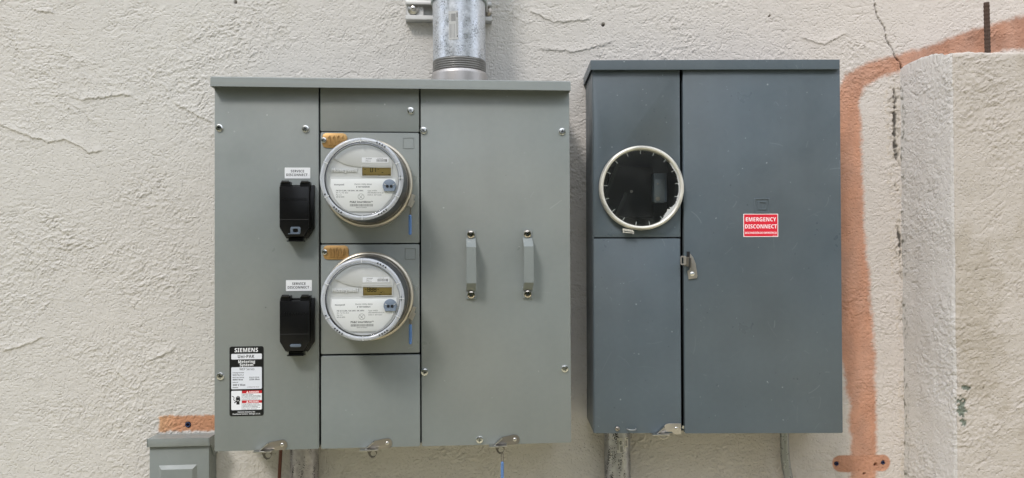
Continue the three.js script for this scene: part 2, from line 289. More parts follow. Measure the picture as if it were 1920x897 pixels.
// ------------------------------------------------------------------ wall
const insideBox = (x, y, e) => (x > -0.55 + e && x < 0.1 - e && y > 1.16 + e && y < 1.8 - e) || (x > 0.2 + e && x < 0.64 - e && y > 1.18 + e && y < 1.83 - e);
{
  const x0 = -1.7, x1 = 1.24, y0 = 0.95, y1 = 2.14, st = 0.0017, nx = Math.round((x1 - x0) / st), ny = Math.round((y1 - y0) / st);
  const pos = new Float32Array((nx + 1) * (ny + 1) * 3), col = new Float32Array(pos.length), nor = new Float32Array(pos.length), uv = new Float32Array((nx + 1) * (ny + 1) * 2), ids = new Uint8Array((nx + 1) * (ny + 1));
  const q = [0, 0, 0, 0, 0];
  for (let j = 0; j <= ny; j++) for (let i = 0; i <= nx; i++) {
    const x = x0 + (x1 - x0) * i / nx, y = y0 + (y1 - y0) * j / ny, k = j * (nx + 1) + i, hid = insideBox(x, y, 0.03);
    if (!hid) wallPaint(x, y, q); else q.fill(0.5);
    pos[k * 3] = x; pos[k * 3 + 1] = y; pos[k * 3 + 2] = wallBase(x) + (hid ? 0 : stuccoH(x, y) + q[3]);
    col[k * 3] = q[0]; col[k * 3 + 1] = q[1]; col[k * 3 + 2] = q[2]; ids[k] = q[4]; uv[k * 2] = x; uv[k * 2 + 1] = y;
  }
  const Z = (i, j) => pos[(clamp(j, 0, ny) * (nx + 1) + clamp(i, 0, nx)) * 3 + 2];
  for (let j = 0; j <= ny; j++) for (let i = 0; i <= nx; i++) { const k = (j * (nx + 1) + i) * 3, dx = (Z(i + 1, j) - Z(i - 1, j)) / (2 * st), dy = (Z(i, j + 1) - Z(i, j - 1)) / (2 * st), l = Math.hypot(dx, dy, 1); nor[k] = -dx / l; nor[k + 1] = -dy / l; nor[k + 2] = 1 / l; }
  const lists = [[], [], []];
  for (let j = 0; j < ny; j++) for (let i = 0; i < nx; i++) {
    const a = j * (nx + 1) + i, x = pos[a * 3], y = pos[a * 3 + 1];
    if (insideBox(x, y, 0.035)) continue;
    lists[ids[a]].push(a, a + 1, a + nx + 2, a, a + nx + 2, a + nx + 1);
  }
  const sub = (list) => {    // its own compact vertices
    const map = new Map(), idx = new Uint32Array(list.length); let n = 0; const src = [];
    for (let i = 0; i < list.length; i++) { let v = map.get(list[i]); if (v === undefined) { v = n++; map.set(list[i], v); src.push(list[i]); } idx[i] = v; }
    const g = new THREE.BufferGeometry(), pick = (arr, s) => { const o = new Float32Array(n * s); for (let i = 0; i < n; i++) for (let c = 0; c < s; c++) o[i * s + c] = arr[src[i] * s + c]; return new THREE.BufferAttribute(o, s); };
    g.setAttribute('position', pick(pos, 3)); g.setAttribute('normal', pick(nor, 3)); g.setAttribute('uv', pick(uv, 2)); g.setAttribute('color', pick(col, 3)); g.setIndex(new THREE.BufferAttribute(idx, 1)); return g;
  };
  const wall = thing('stucco_wall', 'pale grey hand trowelled stucco wall with orange paint patches behind both cabinets', 'wall', null, V3(0, 0, 0));
  part('stucco_face', sub(lists[0]), mat.stucco, wall);
  part('paint_band', sub(lists[1]), mat.stucco, wall, null, 'orange brown sprayed paint band with a short cross bar near its foot');
  part('paint_patch', sub(lists[2]), mat.stucco, wall, null, 'small orange paint patch above the small grey box');
  // the wall goes on outside the close stretch
  const far = [];
  for (const [a, b, c, d] of [[-4, x0, 0, 3.1], [x1, 3.6, 0, 3.1], [x0, x1, 0, y0], [x0, x1, y1, 3.1]]) {
    const n = 60, g = new THREE.PlaneGeometry(b - a, d - c, n, n).translate((a + b) / 2, (c + d) / 2, 0), p = g.attributes.position, cc = new Float32Array(p.count * 3);
    for (let i = 0; i < p.count; i++) { wallPaint(p.getX(i), p.getY(i), q); p.setZ(i, wallBase(p.getX(i)) + stuccoH(p.getX(i), p.getY(i))); cc.set(q.slice(0, 3), i * 3); g.attributes.uv.setXY(i, p.getX(i), p.getY(i)); }
    g.setAttribute('color', new THREE.BufferAttribute(cc, 3)); g.computeVertexNormals(); far.push(g);
  }
  part('stucco_surround', mergeGeometries(far), mat.stucco, wall);
  for (const k of [0, 1, 2]) { const o = holes[k], n = k ? 0.0006 : 0.0009; part('wall_anchor', lathe([[o.r * 0.62, -0.006], [o.r * 0.62, n], [o.r * 1.05, n], [o.r * 1.1, -0.006]], 20), mat.anchor, wall, [o.p.x, o.p.y, wallBase(o.p.x) + stuccoH(o.p.x, o.p.y)]); }
}

// ------------------------------------------------------------------ pilaster at the right, with a rebar in its top
{
  const back = at(FW, 1692, 450).applyMatrix4(FW.m).x, zf = 0.0, FP = frame(V3(0.9, 1.55, zf), 0), xf = at(FP, 1791, 450).applyMatrix4(FP.m).x, top = at(FP, 1850, 97).applyMatrix4(FP.m).y;
  const prof = []; const push = (x, z, nx, nz) => prof.push([x, z, nx, nz]);
  const st = 0.0021, side = zf - (WALLZ - 0.03), R = 0.006, sl = (xf - back) / (zf - WALLZ), sn = Math.hypot(1, sl);
  for (let s = 0; s < side - R; s += st) push(xf - sl * (side - s), zf - side + s, -1 / sn, sl / sn);
  for (let k = 1; k < 6; k++) { const a = k / 6 * Math.PI / 2; push(xf + R - Math.cos(a) * R, zf - R + Math.sin(a) * R, -Math.cos(a), Math.sin(a)); }
  for (let x = xf + R; x < 1.3; x += st) push(x, zf, 0, 1);
  push(2.2, zf, 0, 1); push(2.6, zf, 0, 1);
  const rows = [0, 0.4, 0.75]; for (let y = 0.9; y < top - 0.008; y += st) rows.push(y);
  const nr = rows.length; for (let k = 1; k <= 5; k++) rows.push(top - 0.008 + 0.008 * Math.sin(k / 5 * Math.PI / 2)); rows.push(-1, -2, -3, -4);
  const pos = [], col = [], uv = [], idx = [], n = prof.length, chips = [[1804, 763, 0.008, 0.018], [1808, 792, 0.006, 0.007], [1813, 728, 0.009, 0.004]].map(([a, b, w, h]) => { const p = at(FP, a, b).applyMatrix4(FP.m); return [p.x, p.y, w, h]; });
  rows.forEach((yy, j) => prof.forEach(([x, z, nx, nz], i) => {
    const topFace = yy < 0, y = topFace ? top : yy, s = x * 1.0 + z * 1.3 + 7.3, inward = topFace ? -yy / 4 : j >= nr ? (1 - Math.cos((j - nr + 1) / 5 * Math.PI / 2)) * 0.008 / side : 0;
    let h = topFace ? 0 : stuccoH(s * 1.0, y * 0.9 + 3, nz > 0.7 ? 1.0 : 1.15) + 0.0012 * noise(s * 14, y * 14) + 0.003 * noise(4, y * 9) * (Math.abs(x - xf) < 0.012 ? 1 : 0.3);
    let hy = (j >= nr ? 0.003 * noise(s * 18, 3) + 0.0015 * noise(s * 70, 8) : 0);
    if (z < zf - 0.02 && j >= nr) hy += 0.01 * Math.sin(clamp((zf - z) / 0.145) * Math.PI);
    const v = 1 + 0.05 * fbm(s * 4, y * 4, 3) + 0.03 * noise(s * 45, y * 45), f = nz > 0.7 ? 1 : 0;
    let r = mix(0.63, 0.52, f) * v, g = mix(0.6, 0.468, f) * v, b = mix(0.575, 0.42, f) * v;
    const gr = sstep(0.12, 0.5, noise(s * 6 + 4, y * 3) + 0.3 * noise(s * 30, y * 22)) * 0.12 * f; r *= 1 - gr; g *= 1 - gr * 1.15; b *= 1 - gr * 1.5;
    const pit = noise(s * 95 + 7, y * 95); if (pit > 0.88) { h -= 0.0012; r *= 0.5; g *= 0.48; b *= 0.44; }
    for (const [cx, cy, cw, ch] of chips) { const d = Math.hypot((x - cx) / cw, (y - cy) / ch) + 0.75 * noise(s * 150, y * 150) + 0.5 * noise(s * 60, y * 60); if (z > zf - 0.02 && d < 1) { h -= 0.0022; const k = 0.9 + 0.5 * noise(s * 200, y * 200); r = 0.19 * k; g = 0.215 * k; b = 0.175 * k; } }
    const dj = zf - z, dirt = sstep(0.025, 0.0, Math.abs(dj - 0.145)) * sstep(0.2, 0.6, noise(s * 110, y * 90) + 0.5 * noise(3, y * 6.3)); r *= 1 - 0.7 * dirt; g *= 1 - 0.7 * dirt; b *= 1 - 0.75 * dirt;
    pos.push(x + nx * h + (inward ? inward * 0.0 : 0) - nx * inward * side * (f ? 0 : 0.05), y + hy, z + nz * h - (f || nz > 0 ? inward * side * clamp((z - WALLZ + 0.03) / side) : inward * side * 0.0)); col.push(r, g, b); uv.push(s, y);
  }));
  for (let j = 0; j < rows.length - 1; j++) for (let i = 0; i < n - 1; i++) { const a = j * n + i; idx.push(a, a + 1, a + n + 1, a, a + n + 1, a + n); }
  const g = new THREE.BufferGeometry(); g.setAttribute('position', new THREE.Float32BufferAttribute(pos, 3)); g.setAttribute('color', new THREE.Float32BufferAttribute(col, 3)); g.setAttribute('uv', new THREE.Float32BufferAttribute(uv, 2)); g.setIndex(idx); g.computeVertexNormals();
  const p = thing('pilaster', 'pale stuccoed pilaster with a chipped edge standing out from the wall at right', 'pilaster', null, V3(0, 0, 0));
  part('stucco_shaft', g, mat.stucco, p);
  const FR = frame(V3(0.9, 1.55, -0.06), 0), a = at(FR, 1853, 100).applyMatrix4(FR.m), b = at(FR, 1853, 5).applyMatrix4(FR.m), h = b.y - top + 0.02;
  const rb = thing('rebar', 'short rusty ribbed steel bar sticking up from the pilaster top', 'steel bar', null, V3(a.x, top - 0.02, -0.06));
  const pr = [[0, 0]]; for (let y = 0; y < h - 0.002; y += 0.0015) pr.push([0.0056 + 0.0007 * Math.max(0, Math.sin(y / 0.0088 * 2 * Math.PI)), y]); pr.push([0.0055, h], [0, h]);
  const m = new THREE.Mesh(new THREE.LatheGeometry(pr.map(([r, y]) => new THREE.Vector2(r, y)), 16), mat.rust); m.name = 'bar'; m.rotation.z = 0.012; rb.add(m);
}

// ------------------------------------------------------------------ shared small parts
const screwGeo = (() => {      // domed head with a cross recess
  const head = lathe([[0, 0.0036], [0.0024, 0.0034], [0.0048, 0.0027], [0.0066, 0.0015], [0.0073, 0.0003], [0.0072, -0.001], [0, -0.001]], 28);
  const ev = new Evaluator(); ev.attributes = ['position', 'normal', 'uv'];
  let b = new Brush(head); for (const r of [0.6, 0.6 + Math.PI / 2]) { const c = new Brush(new THREE.BoxGeometry(0.0078, 0.0016, 0.0045)); c.position.z = 0.0042; c.rotation.z = r; c.updateMatrixWorld(); b = ev.evaluate(b, c, SUBTRACTION); }
  return toCreasedNormals(b.geometry, 0.7);
})();
const washerGeo = lathe([[0, 0.0012], [0.0078, 0.0012], [0.0082, 0.0006], [0.0082, 0], [0, 0]], 28);
function screw(parent, F, px, py, z = 0, m = mat.chrome, s = 1) { const p = at(F, px, py, z), k = part('screw', screwGeo, m, parent, [p.x, p.y, z + 0.001]); k.scale.setScalar(s); k.rotation.z = px * 0.37 + py * 0.11; return k; }
function hasp(parent, F, px, py, z, m, ring = true, sq = false) {     // pivoting latch plate: rivet at (px, py), nose to the lower left
  const p = at(F, px, py, z), u = 0.0012, S = (pts) => poly(pts.map(([a, b]) => [a * u, -b * u])), h = part('latch', slab(sq ? S([[8, -9], [8, 9], [-3, 10], [-8, 5], [-19, 5], [-21, 7], [-33, 8], [-17, -8], [-12, -9]]) : (() => { const s = new THREE.Shape(); s.moveTo(-34 * u, -8.5 * u); s.lineTo(-20 * u, 4.6 * u); s.lineTo(-2 * u, 8 * u); s.absarc(0, 0, 8 * u, 1.75, -1.6, true); s.lineTo(-12 * u, -8.6 * u); s.lineTo(-13 * u, -5.5 * u); s.lineTo(-18 * u, -5.5 * u); s.lineTo(-19 * u, -8.5 * u); s.closePath(); return s; })(), 0, 0.0016, 0.0004), m, parent, [p.x, p.y, z + 0.0004]);
  part('flange', slab(S([[-43, 7.0], [-14, 6.6], [-14, 8.4], [-43, 8.8]]), 0.0016, 0.0165, 0.0003), mat.satin, h); part('folded_edge', mv(box(0.0017, 0.0205, 0.009), -27.5 * u, -1.5 * u, 0.0055, 0, 0, -0.86), mat.satin, h);
  if (ring) { const r = S([[-34, 9], [-17, 9], [-16.5, 16], [-20, 22], [-25, 23.5], [-29, 20]]); r.holes.push(new THREE.Path().absarc(-22.5 * u, -16.5 * u, 4.4 * u, 0, Math.PI * 2)); part('eye_plate', slab(r, -0.001, 0.0014, 0.0004), mat.eye, h, [0, 0, -0.001]); }
  else part('eye_plate', lathe([[0.007, 0], [0.011, 0], [0.011, 0.0015], [0.007, 0.0015], [0.007, 0]], 20), m, h, [-22 * u, -10 * u, -0.002]);
  part('rivet', lathe([[0, 0.0024], [0.001, 0.0026], [0.0024, 0.0024], [0.0034, 0.0017], [0.0036, 0.0014], [0.0052, 0.0016], [0.0054, 0.001]], 24), mat.satin, h);
  return h;
}
function seal(F, px, y0, y1, z, label, wire) {       // blue plastic barrel on a wire loop
  const a = at(F, px, y0, z), b = at(F, px + 0.4, y1, z), h = a.y - b.y;
  const t = thing('wire_seal', label, 'seal', F, V3(b.x, b.y, z), 'blue wire seals');
  part('barrel', new THREE.CapsuleGeometry(0.0031, h - 0.006, 6, 14).translate(0, h / 2, 0), mat.seal, t);
  part('core', box(0.0018, h * 0.72, 0.0018, 0.0005, h * 0.55, 0), mat.bluePlastic, t);
  part('wire', tube(wire(h), 0.0008, 40, 8), mat.wire, t);
  return t;
}

// ------------------------------------------------------------------ wide grey cabinet
const P1 = thing('meter_cabinet', 'wide light grey metal cabinet carrying two round electric meters and two grab handles', 'electrical cabinet', F1);
{
  const L = 401.5, Rr = 1069.5, all = { l: at(F1, L, 490).x, r: at(F1, Rr, 490).x, t: at(F1, 700, 152).y, b: at(F1, 735, 838).y };
  const w = all.r - all.l, cx = (all.l + all.r) / 2, H = all.t - all.b, cy = (all.t + all.b) / 2, D = 0.205;
  part('enclosure', [box(0.002, H - 0.002, D - 0.014, all.l + 0.0025, cy, -D / 2 - 0.007), box(0.002, H - 0.002, D - 0.014, all.r - 0.0025, cy, -D / 2 - 0.007), box(w - 0.008, 0.002, D - 0.014, cx, all.t - 0.003, -D / 2 - 0.007), box(w - 0.008, 0.002, D - 0.014, cx, all.b + 0.003, -D / 2 - 0.007)], mat.light, P1);
  part('back_pan', box(w - 0.008, H - 0.008, 0.003, cx, cy, -0.05), mat.inside, P1);
  // rain cap
  const c = rect(F1, 394, 147, 1070, 165, 0.02), ct = at(F1, 700, 147, 0.02).y, cb = at(F1, 700, 165.5, 0.02).y;
  const cap = poly([[-D + 0.02, ct + 0.004], [0.014, ct + 0.001], [0.0195, ct - 0.002], [0.021, cb], [0.0195, cb], [0.017, ct - 0.004], [-D + 0.02, ct + 0.0005]]);
  const cg = new THREE.ExtrudeGeometry(cap, { depth: c.w, bevelEnabled: false }).rotateY(-Math.PI / 2); cg.scale(1, 1, 1);
  { const p = cg.attributes.position; for (let i = 0; i < p.count; i++) p.setXYZ(i, -p.getX(i) + c.l, p.getY(i), p.getZ(i)); const ix = cg.index; cg.computeVertexNormals(); }
  part('rain_cap', [toCreasedNormals(fix(cg), 0.5), slab(poly([[0, 0], [0, 0]].length ? [[c.l, cb], [c.l + 0.0016, cb], [c.l + 0.0016, ct - 0.003], [c.l, ct - 0.003]] : []), -D + 0.02, 0.0195, 0.0002), slab(poly([[c.r - 0.0016, cb], [c.r, cb], [c.r, ct - 0.003], [c.r - 0.0016, ct - 0.003]]), -D + 0.02, 0.0195, 0.0002)], mat.light, P1);
  function fix(g) { g = g.toNonIndexed ? (g.index ? g.toNonIndexed() : g) : g; const p = g.attributes.position, uv = g.attributes.uv; for (let i = 0; i < p.count; i += 3) { for (const k of [0, 1, 2]) uv.setXY(i + k, p.getX(i + k), p.getY(i + k) + p.getZ(i + k)); const a = [p.getX(i + 1), p.getY(i + 1), p.getZ(i + 1)]; p.setXYZ(i + 1, p.getX(i + 2), p.getY(i + 2), p.getZ(i + 2)); p.setXYZ(i + 2, ...a); } g.computeVertexNormals(); return g; }
  const bot = (x) => mix(847.5, 831, (x - 402) / 669), topY = (x) => mix(158, 166, (x - 402) / 669);
  const mid = (x0, x1) => (x0 + x1) / 2;
  const cov = (name, x0, y0, x1, y1, z1 = 0, label) => part(name, plate(rect(F1, x0, y0, x1, y1, z1), z1 - 0.014, z1, 0.0014, 0.003), mat.light, P1, null, label);
  cov('left_cover', 401.5, topY(mid(402, 597)), 597.6, bot(mid(402, 599)), 0);
  cov('upper_cover', 600.2, topY(692), 785.6, 247, 0);
  cov('meter_cover', 600.8, 248.6, 785.8, 456.3, 0.0016);
  cov('meter_cover', 601.2, 458.6, 786.4, 663.4, 0.0016);
  cov('lower_cover', 601.6, 667, 787.4, bot(694), 0.004);
  const rc = cov('right_cover', 789.4, topY(930), 1069.5, bot(930), 0);
  for (const [x, y] of [[411, 240], [573, 242], [770, 208], [794, 245], [1054, 247], [413, 706], [796, 698], [1059, 692], [899, 825]]) screw(P1, F1, x, y, 0, mat.chrome);
  // knockouts pressed into the meter covers
  for (const [x, y, cx2, cy2] of [[766, 268.5, 777, 334], [770, 476, 780, 540]]) {
    const r = rect(F1, x - 10.5, y - 10.5, x + 10.5, y + 10.5, 0.0016), s = rrect(r.l, r.b, r.w, r.h, 0.0012); s.holes.push(rrect(r.l + 0.0011, r.b + 0.0011, r.w - 0.0022, r.h - 0.0022, 0.0006));
    part('knockout', slab(s, 0.001, 0.0023, 0.0003, 1), mat.light, P1);
    part('pressed_ring', new THREE.TorusGeometry(0.0042, 0.0006, 8, 24), mat.light, P1, at(F1, cx2, cy2, 0.0016));
  }
  // grab handles
  for (const [x, y0, y1] of [[883, 432, 561], [989, 431, 559.5]]) {
    const r = rect(F1, x - 9, y0, x + 9, y1, 0.001), h = r.h, o = 0.029;
    const k = part('grab_handle', strip([[0, 0.0016], [0.0165, 0.0016], [0.033, o], [h - 0.034, o], [h - 0.0165, 0.0016], [h, 0.0016]], 0.0026, r.w), mat.light, P1, [r.cx, r.b, 0]);
    for (const yy of [0.0085, h - 0.0085]) { const s = part('screw', screwGeo, mat.nickel, k, [0, yy, 0.004]); s.scale.set(1.05, 1.05, 1.35); s.rotation.z = yy * 40; }
  }
  // black hinged breaker covers
  for (const [x0, y0, n] of [[527, 341, 0], [527.4, 552, 1]]) {
    const u = 0.00102, g0 = at(F1, x0, y0 + 7, 0), W = 63.5 * u;
    const k = part('breaker_cover', [slab(poly([[0, 0], [W, 0], [W, -82 * u], [51 * u, -101 * u], [12 * u, -101 * u], [0, -82 * u]].map(([a, b]) => [a, b])), 0, 0.012, 0.0015), slab(poly([[2.5 * u, -4 * u], [57 * u, -4 * u], [57 * u, -80 * u], [47 * u, -98 * u], [13 * u, -98 * u], [2.5 * u, -80 * u]]), 0.011, 0.027, 0.002)], mat.black, P1, [g0.x, g0.y, 0.0002]);
    for (const hx of [4, 40]) part('hinge', [slab(poly([[hx * u, -9 * u], [(hx + 18) * u, -9 * u], [(hx + 18) * u, 5 * u], [(hx + 3) * u, 7 * u], [hx * u, 2 * u]]), 0.006, 0.026, 0.001), mv(box(13 * u, 2 * u, 0.006), (hx + 9) * u, 5 * u, 0.0255, 0.5)], mat.black, k);
    part('pull_tab', [box(27 * u, 7 * u, 0.014, 31 * u, -103.5 * u, 0.012), box(30 * u, 2 * u, 0.02, 31 * u, -106 * u, 0.016)], mat.black, k);
    part('raised_lettering', raised('SIEMENS', fontR, 45 * u, 5.4 * u, 0.0006, 30 * u, -28.5 * u, 0.0268), mat.black, k);
    part('cover_crease', box(53 * u, 1.2 * u, 0.0012, 30 * u, -66 * u, 0.0268), mat.blackMatte, k);
    const sh = rrect(23 * u, -93 * u, 18.5 * u, 13.5 * u, 3 * u); sh.holes.push(rrect(27.5 * u, -90 * u, 9.5 * u, 7 * u, 2.5 * u));
    if (n === 0) part('padlock_loop', [slab(sh, 0.026, 0.0285, 0.0005), box(21 * u, 1.4 * u, 0.005, 30 * u, -92.5 * u, 0.029)], mat.bluePlastic, k);
    else part('padlock_loop', [slab(rrect(22 * u, -90 * u, 20 * u, 5.5 * u, 2.5 * u), 0.026, 0.0285, 0.0005)], mat.bluePlastic, k);
  }
  // stickers on the cabinet
  const svc = M({ map: canvasTex(480, 208, (x) => { x.fillStyle = '#e9eaec'; x.fillRect(0, 0, 480, 208); x.fillStyle = '#15171a'; x.font = 'bold 66px sans-serif'; x.textAlign = 'center'; x.fillText('SERVICE', 240, 92); x.fillText('DISCONNECT', 228, 162, 405); x.font = '16px sans-serif'; x.save(); x.translate(462, 150); x.rotate(-Math.PI / 2); x.fillText('1/2', 0, 0); x.restore(); }), roughness: 0.45 });
  for (const [x0, y0, x1, y1] of [[533.5, 314.5, 581.5, 335], [536, 525.6, 584.5, 546]]) { const r = rect(F1, x0, y0, x1, y1), g = fitUV(slab(rrect(r.l, r.b, r.w, r.h, 0.001), 0.0001, 0.0005, 0), r.l, r.b, r.r, r.t); part('service_label', g, svc, P1); }
  {
    const r = rect(F1, 430, 650, 494, 780.5);
    const map = canvasTex(512, 1044, (x) => {
      const T = (s, f, px, py, w, al = 'center', c = '#101113') => { x.fillStyle = c; x.font = f; x.textAlign = al; x.fillText(s, px, py, w); };
      const B = 'bold ', box2 = (a, b, c, d, q, col) => { x.fillStyle = col; x.beginPath(); x.roundRect(a, b, c, d, q); x.fill(); };
      x.fillStyle = '#101113'; x.fillRect(0, 0, 512, 1044);
      T('SIEMENS', B + '84px sans-serif', 252, 84, 440, 'center', '#f4f5f7');
      box2(26, 110, 460, 84, 14, '#e2e4ea'); T('Uni-PAK', B + '66px sans-serif', 246, 174, 300);
      T('Metering', B + '60px sans-serif', 256, 250, 260, 'center', '#f4f5f7'); T('System', B + '60px sans-serif', 256, 298, 210, 'center', '#f4f5f7');
      box2(26, 310, 460, 330, 16, '#dfe2ea');
      T('WEP Series', '46px sans-serif', 262, 358, 250);
      T('Catalog Number', B + '22px sans-serif', 46, 400, 200, 'left'); T('WEP4212', '40px sans-serif', 46, 442, 180, 'left');
      T('Main Bus Rating', B + '22px sans-serif', 46, 472, 190, 'left'); T('400A Max', B + '34px sans-serif', 46, 508, 160, 'left');
      T('Branch Rating', B + '22px sans-serif', 296, 472, 170, 'left'); T('225A Max', B + '34px sans-serif', 296, 508, 160, 'left');
      T('Volts AC', B + '22px sans-serif', 46, 544, 100, 'left'); T('240 V Max', B + '40px sans-serif', 46, 590, 200, 'left'); T('SIEMENS', B + '20px sans-serif', 46, 622, 110, 'left'); T('47509820100  REV.B', '20px sans-serif', 262, 618, 210, 'left');
      box2(26, 664, 460, 288, 16, '#eceef2'); x.fillStyle = '#101113'; x.fillRect(184, 664, 3, 288);
      x.fillStyle = '#c22730'; x.fillRect(188, 664, 298, 42); x.fillRect(188, 810, 298, 40);
      T('DANGER', B + '36px sans-serif', 366, 698, 150, 'center', '#fff'); T('PELIGRO', B + '34px sans-serif', 366, 842, 150, 'center', '#fff');
      for (const yy of [698, 842]) { x.fillStyle = '#fff'; x.beginPath(); x.moveTo(250, yy + 2); x.lineTo(286, yy + 2); x.lineTo(268, yy - 30); x.fill(); T('!', B + '24px sans-serif', 268, yy - 2, 20, 'center', '#c22730'); }
      const lines = ['Hazardous Voltage.', 'Will cause death, serious injury', 'or substantial property damage.', 'Turn off power supplying this', 'equipment before working inside.'], li2 = ['Voltaje peligroso. Causará la', 'muerte, lesiones graves o daño', 'substancial a la propiedad.', 'Desconecte la corriente antes de', 'trabajar dentro del equipo.'];
      lines.forEach((s, i) => T(s, (i < 3 ? B : '') + '18px sans-serif', 194, 726 + i * 19, 288, 'left')); li2.forEach((s, i) => T(s, (i < 3 ? B : '') + '18px sans-serif', 194, 870 + i * 19, 288, 'left'));
      x.strokeStyle = '#101113'; x.lineWidth = 9; x.beginPath(); x.moveTo(36, 744); x.quadraticCurveTo(78, 752, 66, 786); x.quadraticCurveTo(60, 806, 84, 812); x.stroke();
      x.fillStyle = '#101113'; x.beginPath(); x.roundRect(94, 770, 66, 66, 18); x.fill(); x.fillRect(104, 830, 46, 40); for (let k = 0; k < 4; k++) { x.beginPath(); x.roundRect(97 + k * 16, 742 + (k === 0 ? 12 : k === 3 ? 8 : 0), 12, 56, 6); x.fill(); } x.save(); x.translate(98, 824); x.rotate(-0.7); x.beginPath(); x.roundRect(-34, -8, 44, 15, 7); x.fill(); x.restore();
      x.strokeStyle = '#f2f2f2'; x.lineWidth = 6; x.beginPath(); x.moveTo(102, 800); x.lineTo(120, 818); x.lineTo(132, 806); x.lineTo(154, 830); x.stroke();
      T('Siemens Industry, Inc.', B + '27px sans-serif', 256, 992, 270, 'center', '#f4f5f7'); T('Peachtree Corners, Georgia U.S.A.', B + '27px sans-serif', 256, 1022, 420, 'center', '#f4f5f7');
    });
    part('rating_label', fitUV(slab(rrect(r.l, r.b, r.w, r.h, 0.004), 0.0001, 0.0005, 0), r.l, r.b, r.r, r.t), M({ map, roughness: 0.4 }), P1, null, 'black and white rating label with red danger bars');
  }
  // brass number tags
  for (const [x0, y0, x1, y1, txt, sx, sy, sl] of [[604, 250, 651, 277.5, '1191', 607, 263, 0], [606, 460.5, 653.5, 487, '1191A', 608.5, 473, 1]]) {
    const r = rect(F1, x0, y0, x1, y1, 0.002), c2 = 0.0075, s = poly([[r.l + c2, r.b], [r.r - c2, r.b], [r.r - c2 * 0.35, r.b + c2 * 0.35], [r.r, r.b + c2], [r.r, r.t - c2], [r.r - c2 * 0.35, r.t - c2 * 0.35], [r.r - c2, r.t], [r.l + c2, r.t], [r.l + c2 * 0.3, r.t - c2 * 0.3], [r.l, r.t - c2], [r.l, r.b + c2], [r.l + c2 * 0.3, r.b + c2 * 0.3]]);
    const k = part('number_tag', slab(s, 0.0018, 0.0032, 0.0004), mat.brass, P1, null, 'brass number tag');
    part('raised_number', [raised(txt, fontS, r.w * 0.68, r.h * 0.66, 0.0018, r.cx + r.w * 0.07, r.cy, 0.003), ...(sl ? [mv(box(0.0008, r.h * 0.8, 0.0004), r.cx - 0.001, r.cy, 0.0034, 0, 0, -0.45)] : [])], mat.brass, k);
    const p = at(F1, sx, sy, 0.003); part('screw', screwGeo, mat.chrome, k, [p.x, p.y, 0.004]).scale.setScalar(0.75);
  }
  hasp(P1, F1, 529, 834.5, 0, mat.steel); hasp(P1, F1, 726, 831.5, 0.004, mat.steel); hasp(P1, F1, 965, 824.6, 0, mat.steelDark);
}

// ------------------------------------------------------------------ the two meters
function meterFace(number, serial, hon) {
  return canvasTex(1024, 560, (x, W, H) => {
    x.fillStyle = '#e4e4e2'; x.fillRect(0, 0, W, H); x.fillStyle = '#131416';
    const T = (s, f, px, py, w, al = 'left') => { x.font = f; x.textAlign = al; x.fillText(s, px, py, w); };
    T('Honeywell', 'bold 34px sans-serif', 48, 108, 160); T('Electric Utility Meter', '34px sans-serif', 512, 100, 280, 'center'); T('# ' + number, 'bold 34px sans-serif', 506, 144, 220, 'center');
    T('FM 2S CL200, 120-240V, 3W, 60Hz', 'bold 28px sans-serif', 78, 205, 450); T('Kh: 7.2 TA: 30.0', '28px sans-serif', 78, 240, 220); T('Pw: 2.5', '28px sans-serif', 78, 276, 100); T('AR 60 MIN', '28px sans-serif', 78, 310, 140);
    T('Type: A4REX', '28px sans-serif', 578, 205, 170); T('HRCW84R5C0010-ZC', '28px sans-serif', 578, 240, 290); T('HON #  ' + hon, '28px sans-serif', 578, 276, 230);
    x.strokeStyle = '#26282b'; x.lineWidth = 4; x.beginPath(); x.arc(476, 296, 48, 0, 7); x.moveTo(446, 270); x.lineTo(500, 330); x.moveTo(500, 266); x.lineTo(450, 326); x.stroke();
    T('PG&E SmartMeter™', 'bold 46px sans-serif', 480, 400, 370, 'center');
    let a = 300; let s = serial * 7 + 3; while (a < 660) { s = (s * 1103515245 + 12345) % 2147483648; const w = 3 + s % 8; x.fillRect(a, 418, w, 40); a += w + 3 + (s >> 4) % 6; }
    T('NXW' + serial, '26px sans-serif', 480, 484, 290, 'center');
  });
}
function lcdTex(kind) {
  return canvasTex(512, 176, (x) => {
    x.fillStyle = '#7a6a3c'; x.fillRect(0, 0, 512, 176); x.fillStyle = '#6c5d33'; x.fillRect(0, 140, 512, 36); x.fillStyle = '#100d06'; x.strokeStyle = '#100d06'; x.lineWidth = 12;
    const seg = { 0: 'abcdef', 1: 'bc', 8: 'abcdefg' };
    const dg = (n, px, w = 36, h = 78, py = 28) => { const S = { a: [0, 0, w, 0], g: [0, h / 2, w, h / 2], d: [0, h, w, h], f: [0, 0, 0, h / 2], e: [0, h / 2, 0, h], b: [w, 0, w, h / 2], c: [w, h / 2, w, h] }; for (const q of seg[n]) { const l = S[q]; x.beginPath(); x.moveTo(px + l[0], py + l[1]); x.lineTo(px + l[2], py + l[3]); x.stroke(); } };
    if (kind) { x.fillRect(34, 62, 30, 9); dg(8, 82); dg(8, 138); dg(8, 194); x.fillRect(250, 62, 34, 9); x.fillRect(308, 112, 22, 18); x.fillRect(340, 104, 16, 8); x.fillRect(364, 112, 14, 8); x.font = 'bold 26px sans-serif'; x.fillText('2', 44, 160); }
    else { x.fillRect(34, 58, 30, 9); dg(0, 146); dg(1, 200); x.fillRect(268, 58, 32, 9); x.fillRect(344, 112, 30, 12); x.fillRect(40, 150, 20, 10); }
    x.fillRect(278, 160, 44, 10); x.fillRect(464, 148, 14, 10); x.fillRect(484, 146, 16, 12);
  });
}
